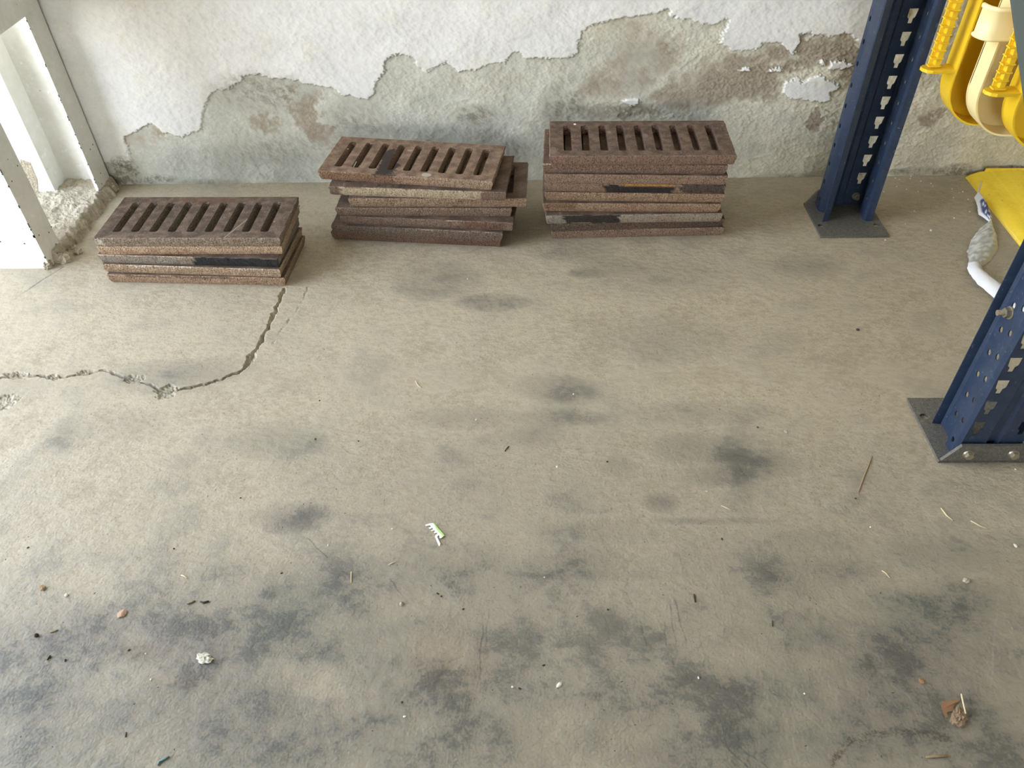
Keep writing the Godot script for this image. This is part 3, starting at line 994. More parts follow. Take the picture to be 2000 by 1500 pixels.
# ---------------------------------------------------------------- battened steel column and its mortar foot
func make_column() -> void:
	var t := thing("steel_column", "white painted steel column of two channels joined by a plate", "column", Vector3(-1.447, 0, -2.06))
	var at := func(x: float, z: float, y: float) -> Vector3: return Vector3(x, y, z)
	var w := 0.082
	var e := 0.011
	var f := 0.085
	for s in [-1.0, 1.0]:
		var z0: float = s * 0.232
		var z1: float = s * (0.232 - e)
		var zt: float = s * (0.232 - f)
		var poly := PackedVector2Array([Vector2(-w, z0), Vector2(w, z0), Vector2(w, zt), Vector2(w - e * 0.9, zt), Vector2(w - e * 1.1, z1), Vector2(-w + e * 1.1, z1), Vector2(-w + e * 0.9, zt), Vector2(-w, zt)])
		var st := st_new()
		prism(st, poly, at, 0.0, 4.2)
		var ch := obj("channel", done(st), M.column, t)
		# flaked edges and scattered chips where the paint came off
		var cs := st_new()
		rng.seed = 90 + int(s)
		for k in 34:
			var y := pow(rng.randf(), 1.6) * 0.8 + 0.03
			var len := rng.randf_range(0.003, 0.016)
			if k < 22 and s > 0:
				box(cs, Vector3(w - rng.randf_range(0.001, 0.004), y, z0 - 0.002), Vector3(w + 0.0006, y + len, z0 + 0.0006))
			elif k < 26:
				box(cs, Vector3(w - 0.001, y, zt - s * 0.0006 - 0.001), Vector3(w + 0.0006, y + len * 0.5, zt + 0.0016))
			elif k < 31:
				var zz := lerpf(z0, zt, rng.randf_range(0.15, 0.9))
				box(cs, Vector3(w - 0.001, y * 0.4, zz), Vector3(w + 0.0005, y * 0.4 + 0.004, zz + 0.003))
			elif s > 0:
				var xx := rng.randf_range(-w * 0.9, w * 0.9)
				box(cs, Vector3(xx, y * 0.25, z0 - 0.001), Vector3(xx + 0.004, y * 0.25 + 0.004, z0 + 0.0005))
		obj("chipped_paint", done(cs), M.chip, ch).set_meta("kind", "stuff")
	var st := st_new()
	box(st, Vector3(w - 0.001, 0.562, -0.205), Vector3(w + 0.007, 0.98, 0.205), 0.001)
	obj("batten_plate", done(st), M.column, t)

	# mortar foot: a rough pad the channels stand in
	var no := FastNoiseLite.new()
	no.seed = 21
	no.frequency = 26.0
	no.fractal_octaves = 5
	var x0 := -1.70
	var x1 := -1.32
	var z0 := -2.296
	var z1 := -1.838
	var step := 0.004
	var nx := int((x1 - x0) / step)
	var nz := int((z1 - z0) / step)
	st = st_new(true)
	var hp := func(i: int, j: int) -> Vector3:
		var x := x0 + i * step
		var z := z0 + j * step
		var rim := -1.338 + 0.014 * no.get_noise_2d(z * 0.35, 3.0) + 0.010 * no.get_noise_2d(z * 1.2, 8.0) + 0.010 * no.get_noise_2d(x * 1.5, z * 1.5)
		var front := -1.858 + 0.014 * no.get_noise_2d(x * 0.4, 13.0) + 0.008 * no.get_noise_2d(x * 1.5, z * 1.5)
		var inside := minf((rim - x) / 0.024, (front - z) / 0.016)
		var h := 0.033 + 0.009 * no.get_noise_2d(x * 0.35, z * 0.35) + 0.006 * no.get_noise_2d(x * 1.3, z * 1.3) + 0.003 * no.get_noise_2d(x * 3.5, z * 3.5)
		var up := clampf(inside + 0.35 * no.get_noise_2d(x * 2.2, z * 2.2 + 4.0), 0.0, 1.0)
		return Vector3(x, lerpf(-0.004, h, 1.0 - (1.0 - up) * (1.0 - up)), z)
	for j in nz:
		for i in nx:
			quad(st, hp.call(i, j), hp.call(i + 1, j), hp.call(i + 1, j + 1), hp.call(i, j + 1))
	var foot := obj("mortar_pad", done(st), M.mortar)
	tag(foot, "rough crumbling mortar pad around the foot of the steel column", "mortar")
	var lumps := [[-1.338, -1.862, 0.020, 0.017, 0.014, "large crumbled mortar lump at the front corner of the column foot"], [-1.372, -1.835, 0.010, 0.014, 0.016, "narrow upright mortar flake against the front face of the column"], [-1.352, -2.262, 0.017, 0.016, 0.020, "mortar lump wedged between the column foot and the back wall"], [-1.318, -1.905, 0.012, 0.009, 0.010, "small mortar lump beside the large one at the column foot"]]
	for k in lumps.size():
		var q: Array = lumps[k]
		var o := obj("mortar_lump", lump(Vector3(q[2], q[3], q[4]), 60 + k, 0.4, 10), M.mortar)
		o.position = Vector3(q[0], 0.0, q[1])
		tag(o, q[5], "mortar")


# ---------------------------------------------------------------- cast-iron grates
# each: centre x, z, turn, side colours as stretches along the front [from, to, low, high, r, g, b], base side colour
func grate_mesh(seed_value: int, base: Color, patches: Array, top_mat: Material, side_mat: Material) -> ArrayMesh:
	var no := FastNoiseLite.new()
	no.seed = seed_value
	no.frequency = 40.0
	no.fractal_octaves = 3
	var a := GL / 2.0
	var b := GW / 2.0
	var nl := 60
	var nw := 26
	var rim: Array[Vector2] = []
	for i in nl:
		rim.append(Vector2(-a + GL * i / nl, b))
	for i in nw:
		rim.append(Vector2(a, b - GW * i / nw))
	for i in nl:
		rim.append(Vector2(a - GL * i / nl, -b))
	for i in nw:
		rim.append(Vector2(-a, -b + GW * i / nw))
	var total := rim.size()
	# rows of the side from top to underside: inset, height
	var top := GT - 0.0003
	var rows := [[0.0022, top], [0.0006, top - 0.0012], [0.0, top - 0.0035], [0.0010, top * 0.66], [0.0022, top * 0.42], [0.0038, top * 0.18], [0.0062, 0.0]]
	var ring := func(r: int, i: int) -> Vector3:
		var p := rim[i % total]
		var inset: float = rows[r][0]
		var y: float = rows[r][1]
		var j := 0.0
		if r > 0 and r < 6:
			j = no.get_noise_3d(p.x, y * 2.0, p.y) * 0.0026
		elif r == 0:
			j = no.get_noise_3d(p.x, 0.3, p.y) * 0.0014
		var k := 1.0
		return Vector3(p.x * (1.0 - (inset + j) / a * k), y, p.y * (1.0 - (inset + j) / b * k))
	var mesh := ArrayMesh.new()
	# top, underside and slot walls
	var st := st_new()
	var sw := 0.0112
	var sl := 0.0765
	var cr := 0.0065
	var half := PackedVector2Array()
	# half outline of a slot on its -x side, from its +z end to its -z end, relative to the centre
	half.append(Vector2(0, sl))
	for k in 4:
		var t := PI / 2 * k / 3.0
		half.append(Vector2(-sw + cr - cr * sin(t), sl - cr + cr * cos(t)))
	for k in 4:
		var t := PI / 2 * k / 3.0
		half.append(Vector2(-sw + cr - cr * cos(t), -sl + cr - cr * sin(t)))
	half.append(Vector2(0, -sl))
	for face in 2:
		var r := 0 if face == 0 else 6
		var y: float = rows[r][1]
		var polys: Array = []
		for k in 9:
			var cx := (k - 4) * 0.05
			for side in [-1, 1]:
				var poly := PackedVector2Array()
				var i0 := 3 + k * 6 + (0 if side < 0 else 6)
				for q in 4:
					var i: int = i0 + q * (1 if side < 0 else -1)
					var p: Vector3 = ring.call(r, i)
					poly.append(Vector2(p.x, p.z))
				for h in half:
					poly.append(Vector2(cx - side * -1 * 0.0 + h.x * (1 if side < 0 else -1), h.y))
				for q in 4:
					var i: int = nl + nw + nl - (i0 + (3 - q) * (1 if side < 0 else -1))
					var p: Vector3 = ring.call(r, i)
					poly.append(Vector2(p.x, p.z))
				polys.append(poly)
		for e in 2:
			var poly := PackedVector2Array()
			if e == 0:
				for i in 4:
					var p: Vector3 = ring.call(r, i)
					poly.append(Vector2(p.x, p.z))
				for i in range(nl * 2 + nw - 3, total):
					var p: Vector3 = ring.call(r, i)
					poly.append(Vector2(p.x, p.z))
			else:
				for i in range(nl - 3, nl + nw + 4):
					var p: Vector3 = ring.call(r, i)
					poly.append(Vector2(p.x, p.z))
			polys.append(poly)
		for poly in polys:
			var idx := Geometry2D.triangulate_polygon(poly)
			for i in range(0, idx.size(), 3):
				var v := [poly[idx[i]], poly[idx[i + 1]], poly[idx[i + 2]]]
				var cross: float = (v[1] - v[0]).cross(v[2] - v[0])
				if (cross < 0.0) == (face == 0):
					v.reverse()
				for p in v:
					st.set_uv(Vector2(p.x / GL + 0.5, p.y / GW + 0.5))
					st.add_vertex(Vector3(p.x, y, p.y))
	st.generate_normals()
	st.commit(mesh)
	mesh.surface_set_material(0, top_mat)
	st = st_new()
	for k in 9:
		var cx := (k - 4) * 0.05
		var loop: Array[Vector2] = []
		for h in half:
			loop.append(Vector2(cx + h.x, h.y))
		for i in range(half.size() - 2, 0, -1):
			loop.append(Vector2(cx - half[i].x, half[i].y))
		for i in loop.size():
			var p := loop[i]
			var q := loop[(i + 1) % loop.size()]
			var v := [Vector3(p.x, top, p.y), Vector3(p.x, 0, p.y), Vector3(q.x, 0, q.y), Vector3(q.x, top, q.y)]
			for c in [0, 1, 2, 0, 2, 3]:
				st.set_color(base)
				st.add_vertex(v[c])
	st.generate_normals()
	st.commit(mesh)
	mesh.surface_set_material(1, side_mat)
	# sides
	st = st_new()
	var colour := func(r: int, i: int) -> Color:
		var p := rim[i % total]
		var t := no.get_noise_3d(p.x * 0.25, r * 0.02, p.y * 0.25 + 3.0)
		# oxide comes through the grime in spots
		var c := base.lerp(srgb(138, 104, 80).srgb_to_linear(), clampf(t * 1.4 - 0.25 + 0.5 * no.get_noise_2d(p.x * 0.2 + 8.0, p.y), 0.0, 0.55))
		if i % total <= nl:
			for q in patches:
				var u: float = (p.x + a) / GL + 0.03 * no.get_noise_2d(p.x * 0.6, r * 0.05 + 20.0)
				var vv: float = 1.0 - r / 6.0 + 0.22 * no.get_noise_2d(p.x * 0.5 + 5.0, r * 0.03)
				if u > q[0] and u < q[1] and vv > q[2] and vv < q[3]:
					c = srgb(q[4], q[5], q[6]).srgb_to_linear()
		c.a = 1.0
		return c
	for r in 6:
		for i in total:
			var ps := [[r, i], [r, i + 1], [r + 1, i + 1], [r, i], [r + 1, i + 1], [r + 1, i]]
			for c in ps:
				st.set_color(colour.call(c[0], c[1]))
				st.add_vertex(ring.call(c[0], c[1]))
	st.generate_normals()
	st.commit(mesh)
	mesh.surface_set_material(2, side_mat)
	return mesh


# colour of a grate's top face; marks: [u, v, ru, rv, r, g, b, strength]
func grate_top(seed_value: int, low: Color, high: Color, marks: Array, w := 1024, h := 440) -> StandardMaterial3D:
	var a := noise_tile(512, 0.012, seed_value, 5).get_data()
	var b := noise_tile(512, 0.07, seed_value + 1, 4).get_data()
	var row := func(j: int) -> PackedByteArray:
		var line := PackedByteArray()
		line.resize(w * 3)
		var here := []
		for q in marks:
			if absf(j / float(h) - q[1]) < q[3] * 1.6:
				here.append(q)
		for i in w:
			var na := a[(j & 511) * 512 + (i & 511)] / 255.0
			var nb := b[(j & 511) * 512 + (i & 511)] / 255.0
			var t := clampf((na - 0.5) * 1.6 + (nb - 0.5) * 0.7 + 0.5, 0.0, 1.0)
			var r := lerpf(low.r, high.r, t)
			var g := lerpf(low.g, high.g, t)
			var bl := lerpf(low.b, high.b, t)
			if nb > 0.80:
				var s := (nb - 0.80) * 2.4
				r += s
				g += s * 0.95
				bl += s * 0.85
			for q in here:
				var du: float = (i / float(w) - q[0]) / q[2]
				if absf(du) > 1.6:
					continue
				var dv: float = (j / float(h) - q[1]) / q[3]
				var d := du * du + dv * dv + (na - 0.5) * 1.2 + (nb - 0.5) * 0.5
				if d < 1.0:
					var s: float = clampf((1.0 - d) * 4.0, 0.0, 1.0) * q[7]
					r = lerpf(r, q[4] / 255.0, s)
					g = lerpf(g, q[5] / 255.0, s)
					bl = lerpf(bl, q[6] / 255.0, s)
			line[i * 3] = int(clampf(r, 0, 1) * 255.0)
			line[i * 3 + 1] = int(clampf(g, 0, 1) * 255.0)
			line[i * 3 + 2] = int(clampf(bl, 0, 1) * 255.0)
		return line
	var rgb := in_rows(h, row)
	var m := StandardMaterial3D.new()
	m.albedo_texture = ImageTexture.create_from_image(Image.create_from_data(w, h, false, Image.FORMAT_RGB8, rgb))
	m.roughness = 0.85
	m.metallic_specular = 0.3
	m.heightmap_enabled = true
	m.heightmap_texture = M.grain
	m.heightmap_scale = 0.02
	return m


func make_grates() -> void:
	var plain_top := grate_top(200, srgb(84, 69, 57), srgb(116, 97, 81), [], 512, 220)
	# scratches as chains of small pale marks
	var scratch := []
	for k in 26:
		var t := k / 25.0
		scratch.append([lerpf(0.705, 0.80, t), lerpf(0.98, 0.42, t), 0.004, 0.016, 176, 164, 150, 0.6])
	var top_one := grate_top(210, srgb(78, 66, 55), srgb(118, 99, 83), scratch + [[0.89, 0.5, 0.008, 0.02, 196, 178, 150, 0.9], [0.93, 0.62, 0.005, 0.012, 190, 170, 140, 0.9], [0.5, 0.08, 0.2, 0.06, 112, 80, 62, 0.5]])
	var top_two := grate_top(220, srgb(106, 86, 70), srgb(146, 121, 100), [[0.385, 0.82, 0.062, 0.20, 58, 50, 46, 0.95], [0.352, 0.52, 0.035, 0.24, 62, 54, 49, 0.95], [0.62, 0.93, 0.03, 0.05, 200, 190, 176, 0.7], [0.46, 0.30, 0.02, 0.03, 176, 160, 142, 0.6]])
	var top_three := grate_top(230, srgb(88, 72, 60), srgb(124, 103, 87), [[0.145, 0.10, 0.009, 0.028, 232, 230, 222, 1.0], [0.335, 0.34, 0.014, 0.05, 150, 140, 128, 0.5], [0.53, 0.45, 0.02, 0.06, 150, 132, 116, 0.6], [0.02, 0.86, 0.02, 0.1, 140, 120, 104, 0.6]])
	var ord := ["topmost", "second from the top", "third from the top", "fourth from the top", "fifth from the top", "sixth from the top", "seventh from the top", "eighth from the top", "lowest"]
	var stacks := [
		{"name": "low stack beside the white column", "group": "grates stacked beside the white column", "top": top_one, "list": [
			[-0.904, -1.856, -0.017, srgb(124, 113, 99), [[0.0, 0.03, 0.0, 0.6, 205, 198, 186]]],
			[-0.908, -1.862, -0.011, srgb(166, 145, 122), [[0.1, 0.6, 0.0, 0.35, 176, 146, 120]]],
			[-0.916, -1.855, -0.060, srgb(122, 116, 106), [[0.0, 0.55, 0.82, 1.2, 206, 184, 156], [0.535, 1.05, -0.2, 0.95, 34, 35, 37]]],
			[-0.914, -1.851, -0.066, srgb(150, 132, 110), [[0.15, 0.5, 0.75, 1.2, 214, 206, 190], [0.72, 1.0, 0.75, 1.2, 190, 176, 156]]],
			[-0.910, -1.849, -0.047, srgb(146, 124, 103), [[0.0, 0.7, 0.6, 0.8, 122, 98, 82]]]]},
		{"name": "crooked middle stack against the wall", "group": "grates in the crooked stack against the wall", "top": top_two, "list": [
			[-0.332, -2.066, -0.149, srgb(142, 122, 103), [[0.0, 0.45, 0.0, 0.9, 140, 110, 86], [0.32, 0.44, 0.7, 1.2, 70, 60, 54]]],
			[-0.304, -2.045, -0.089, srgb(104, 88, 76), [[0.06, 0.86, -0.2, 0.88, 190, 176, 150]]],
			[-0.256, -2.045, -0.021, srgb(138, 119, 100), [[0.1, 0.2, 0.85, 1.2, 190, 180, 165]]],
			[-0.297, -2.045, -0.028, srgb(118, 103, 88), []],
			[-0.285, -2.032, -0.093, srgb(110, 94, 82), [[0.72, 0.95, 0.1, 0.8, 118, 90, 74], [0.62, 0.72, 0.85, 1.2, 190, 176, 160]]],
			[-0.315, -2.029, -0.098, srgb(102, 89, 79), [[0.45, 0.95, 0.86, 1.2, 176, 160, 142]]],
			[-0.322, -2.042, -0.101, srgb(108, 88, 74), [[0.6, 1.0, 0.0, 0.6, 120, 92, 76]]]]},
		{"name": "tall neat stack against the wall", "group": "grates in the tall stack against the wall", "top": top_three, "list": [
			[0.306, -2.054, -0.019, srgb(120, 99, 85), []],
			[0.290, -2.061, -0.041, srgb(114, 95, 82), [[0.0, 0.05, 0.7, 1.2, 205, 186, 160], [0.55, 0.62, 0.85, 1.2, 190, 172, 150]]],
			[0.295, -2.057, -0.046, srgb(132, 112, 96), []],
			[0.295, -2.061, -0.051, srgb(124, 104, 88), [[0.44, 0.70, 0.62, 1.2, 182, 138, 82], [0.34, 0.72, -0.2, 0.60, 44, 39, 34], [0.76, 1.0, 0.0, 1.0, 88, 74, 64]]],
			[0.296, -2.063, -0.043, srgb(140, 119, 98), [[0.5, 0.68, 0.8, 1.2, 176, 160, 136]]],
			[0.289, -2.057, -0.030, srgb(140, 118, 97), [[0.0, 0.18, 0.3, 0.9, 146, 116, 92]]],
			[0.294, -2.047, 0.008, srgb(138, 130, 116), [[0.10, 0.42, 0.05, 0.95, 58, 52, 46], [0.0, 0.09, 0.0, 1.0, 150, 146, 136]]],
			[0.305, -2.059, 0.042, srgb(86, 74, 66), [[0.35, 0.8, 0.0, 0.7, 112, 92, 78]]],
			[0.309, -2.064, 0.019, srgb(126, 107, 92), [[0.02, 0.36, 0.84, 1.2, 206, 192, 172], [0.46, 0.98, 0.90, 1.2, 200, 184, 164]]]]}]
	for si in stacks.size():
		var s: Dictionary = stacks[si]
		var n: int = s.list.size()
		for k in n:
			var q: Array = s.list[k]
			var c: Color = q[3]
			var mesh := grate_mesh(300 + si * 20 + k, c.srgb_to_linear() * 1.5, q[4], s.top if k == 0 else plain_top, M["rust_%d" % ((si + k) % 3)])
			var o := obj("drain_grate", mesh, null)
			o.position = Vector3(q[0], (n - 1 - k) * GT, q[1])
			o.rotation.y = q[2]
			var where: String = ord[k] if k < n - 1 else "lowest"
			tag(o, "rusty cast-iron drain grate, %s in the %s" % [where, s.name], "drain grate", s.group)
			if si == 1 and k == 1:
				# cast lettering on the front margin
				var tm := TextMesh.new()
				tm.text = "INC  A  DI"
				var font := SystemFont.new()
				font.font_names = PackedStringArray(["Droid Sans"])
				font.font_weight = 700
				tm.font = font
				tm.font_size = 16
				tm.pixel_size = 0.0011
				tm.depth = 0.0008
				var l := obj("cast_lettering", tm, M.dark_chip, o)
				l.rotation = Vector3(-PI / 2, 0, 0)
				l.position = Vector3(-0.075, GT + 0.0002, 0.094)
	# added white lines stand for daylight glimpsed through two slots of the crooked stack
	var light_lines := [[[Vector3(-0.5516, 0.1985, -2.0353), Vector3(-0.5470, 0.1985, -2.0842), Vector3(-0.5422, 0.1985, -2.1298), Vector3(-0.5395, 0.1985, -2.1362), Vector3(-0.5306, 0.1985, -2.1376)], "hooked white line added for daylight seen through the outermost slot of the crooked stack"], [[Vector3(-0.4987, 0.1985, -2.0250), Vector3(-0.4953, 0.1985, -2.0582)], "short white line added for daylight seen through the second slot of the crooked stack"]]
	for q in light_lines:
		var st := st_new(true)
		tube(st, q[0], [0.0014], 6)
		var slot_light := obj("light_line", done(st), M.slot_light)
		tag(slot_light, q[1], "slot_light")


# ---------------------------------------------------------------- pallet-rack frame
const PITCH := 0.0573


func post_mesh(height: float, first_slot: float, first_hole: float, second_hole: float) -> ArrayMesh:
	# plan outline of the folded sheet: x across, d away from the web
	var line := [[-0.072, 0.097], [-0.055, 0.094], [-0.052, 0.086], [-0.053, 0.048], [-0.067, 0.035], [-0.068, 0.008], [-0.062, 0.0], [-0.013, 0.0], [-0.007, 0.005], [0.007, 0.005], [0.013, 0.0], [0.062, 0.0], [0.068, 0.008], [0.067, 0.035], [0.053, 0.048], [0.052, 0.086], [0.055, 0.094], [0.072, 0.097]]
	var pts: Array[Vector2] = []
	for p in line:
		pts.append(Vector2(p[0], p[1]))
	var off: Array[Vector2] = []
	for i in pts.size():
		var d := (pts[mini(i + 1, pts.size() - 1)] - pts[maxi(i - 1, 0)]).normalized()
		off.append(pts[i] + Vector2(-d.y, d.x) * 0.0024)
	var st := st_new()
	for i in pts.size() - 1:
		var a := pts[i]
		var b := pts[i + 1]
		var ao := off[i]
		var bo := off[i + 1]
		var w := a.distance_to(b)
		var at := func(u: float, v: float, d: float) -> Vector3:
			var p := a.lerp(b, u / w)
			var q := ao.lerp(bo, u / w)
			var r := p.lerp(q, d)
			return Vector3(r.x, v, r.y)
		var kind := 0
		if i == 6 or i == 10:
			kind = 1
		elif i == 2 or i == 14:
			kind = 2
		elif i == 4 or i == 12:
			kind = 3
		if kind == 0:
			for v in 1:
				quad(st, at.call(0, 0, 0), at.call(w, 0, 0), at.call(w, height, 0), at.call(0, height, 0))
				quad(st, at.call(0, height, 1), at.call(w, height, 1), at.call(w, 0, 1), at.call(0, 0, 1))
		else:
			var first: float = [0.0, first_slot, first_hole, second_hole][kind]
			var n := int((height - first) / PITCH)
			var lo := first - PITCH / 2
			quad(st, at.call(0, 0, 0), at.call(w, 0, 0), at.call(w, lo, 0), at.call(0, lo, 0))
			quad(st, at.call(0, lo, 1), at.call(w, lo, 1), at.call(w, 0, 1), at.call(0, 0, 1))
			for k in n:
				var cy := first + k * PITCH
				var cell := Rect2(0, cy - PITCH / 2, w, PITCH)
				var h: Array
				if kind == 1:
					var cx := 0.017 if i == 6 else w - 0.017
					# keyhole: wide above, narrow below
					var tilt := 0.0015 if i == 6 else -0.0015
					h = [PackedVector2Array([Vector2(cx + 0.0105, cy), Vector2(cx + 0.0118 - tilt, cy + 0.0185), Vector2(cx - 0.0118 - tilt, cy + 0.0185), Vector2(cx - 0.0105, cy)]),
						PackedVector2Array([Vector2(cx - 0.0105, cy), Vector2(cx - 0.0098, cy - 0.003), Vector2(cx - 0.0055, cy - 0.0065), Vector2(cx - 0.0052, cy - 0.0180), Vector2(cx + 0.0052, cy - 0.0180), Vector2(cx + 0.0055, cy - 0.0065), Vector2(cx + 0.0098, cy - 0.003), Vector2(cx + 0.0105, cy)])]
				else:
					h = round_hole(w * 0.5, cy, 0.0056, 0.0068, 7)
				holed(st, cell, h[0], h[1], at, 0.0, 1.0)
	# cut edges of the lips
	for i in [0, pts.size() - 1]:
		var p := pts[i]
		var q := off[i]
		quad(st, Vector3(p.x, 0, p.y), Vector3(q.x, 0, q.y), Vector3(q.x, height, q.y), Vector3(p.x, height, p.y))
	return done(st)


func foot_mesh() -> ArrayMesh:
	# an L of plate: flat on the floor, its upright leg along the web
	var st := st_new()
	var at := func(x: float, z: float, y: float) -> Vector3: return Vector3(x, y, z)
	for s in [-1.0, 1.0]:
		var r := Rect2(-0.098 if s < 0 else 0.0, -0.012, 0.098, 0.188)
		var h := round_hole(s * 0.080, 0.118, 0.0105, 0.0085, 8)
		holed(st, r, h[0], h[1], at, 0.0, 0.007)
	for e in [[-0.098, -0.012, 0.098, -0.012], [0.098, -0.012, 0.098, 0.176], [0.098, 0.176, -0.098, 0.176], [-0.098, 0.176, -0.098, -0.012]]:
		quad(st, Vector3(e[0], 0, e[1]), Vector3(e[0], 0.007, e[1]), Vector3(e[2], 0.007, e[3]), Vector3(e[2], 0, e[3]))
	var leg := PackedVector2Array([Vector2(-0.096, 0.004), Vector2(0.096, 0.004), Vector2(0.066, 0.052), Vector2(-0.066, 0.052)])
	var at_leg := func(x: float, y: float, d: float) -> Vector3: return Vector3(x, y, d)
	prism(st, leg, at_leg, -0.012, -0.005)
	return done(st)


func bolt_mesh() -> ArrayMesh:
	var st := st_new()
	tube(st, [Vector3.ZERO, Vector3(0, 0, -0.003)], [0.0115, 0.0105], 18)
	tube(st, [Vector3(0, 0, -0.002), Vector3(0, 0, -0.0085), Vector3(0, 0, -0.0098)], [0.0088, 0.0088, 0.0075], 6)
	return done(st)


func make_rack() -> void:
	var t := thing("pallet_rack_frame", "blue steel pallet-rack frame of two slotted uprights with a diagonal brace", "rack frame", Vector3(0.943, 0, -1.6))
	var specs := [[Vector3(-0.006, 0.0, -0.522), 0.0, 0.0870, 0.0590, 0.0320], [Vector3(0.007, 0.0, 0.498), PI, 0.0850, 0.0590, 0.0300]]
	var foot := foot_mesh()
	var bolt := bolt_mesh()
	for k in 2:
		var q: Array = specs[k]
		var up := obj("upright", post_mesh(2.2, q[2], q[3], q[4]), M.blue, t)
		up.position = q[0] + Vector3(0, 0.0072, 0)
		up.rotation.y = q[1]
		var f := obj("base_plate", foot, M.plate, up)
		f.position = Vector3(0, -0.0072, 0)
		f.set_meta("label", "dark steel foot bracket")
		for s in [-1.0, 1.0]:
			var b := obj("bolt", bolt, M.zinc, up)
			b.position = Vector3(s * 0.046, 0.021, -0.0122)
			b.set_meta("label", "zinc hexagon bolt")
			if k == 0:
				var nt := st_new()
				tube(nt, [Vector3.ZERO, Vector3(0, 0, 0.003)], [0.011], 16)
				tube(nt, [Vector3(0, 0, 0.003), Vector3(0, 0, 0.011)], [0.009], 6)
				tube(nt, [Vector3(0, 0, 0.011), Vector3(0, 0, 0.020)], [0.0052], 10)
				var nut := obj("nut", done(nt), M.zinc, up)
				nut.position = Vector3(s * 0.046, 0.030, 0.0026)
	# brace bolt through the front upright, nut on the column's side
	var st := st_new()
	tube(st, [Vector3(-0.052, 0, 0), Vector3(-0.0545, 0, 0)], [0.0125], 18)
	tube(st, [Vector3(-0.0545, 0, 0), Vector3(-0.0635, 0, 0)], [0.0098], 6)
	var ps := []
	var rs := []
	for i in 13:
		ps.append(Vector3(-0.0635 - i * 0.0011, 0, 0))
		rs.append(0.0056 if i % 2 == 0 else 0.0049)
	tube(st, ps, rs, 10)
	var bb := obj("brace_bolt", done(st), M.zinc, t)
	bb.position = Vector3(0.007, 0.337, 0.432)
	bb.set_meta("label", "zinc bolt with nut")
	# diagonal brace: a small channel
	st = st_new()
	var a := Vector3(0.040, 0.375, 0.445)
	var b2 := Vector3(0.040, 1.045, -0.480)
	var d := (b2 - a).normalized()
	var n := Vector3(0, -d.z, d.y).normalized()
	if n.y < 0:
		n = -n
	var x := Vector3.RIGHT
	var prof := [[-0.020, -0.022], [-0.020, 0.022], [0.020, 0.022], [0.020, 0.012], [0.017, 0.012], [0.017, 0.019], [-0.017, 0.019], [-0.017, -0.019], [0.017, -0.019], [0.017, -0.012], [0.020, -0.012], [0.020, -0.022]]
	for i in prof.size():
		var p: Array = prof[i]
		var q: Array = prof[(i + 1) % prof.size()]
		var p0: Vector3 = a + x * p[0] + n * p[1]
		var q0: Vector3 = a + x * q[0] + n * q[1]
		quad(st, p0, q0, q0 + (b2 - a), p0 + (b2 - a))
	obj("brace", done(st), M.brace, t).set_meta("label", "dull grey-green diagonal brace")
	# a stripe of white paint across one lip of the far upright
	st = st_new()
	box(st, Vector3(0.0512, 0.2955, -0.4305), Vector3(0.0672, 0.2958, -0.4240))
	obj("paint_mark", done(st), M.white_bit, t)


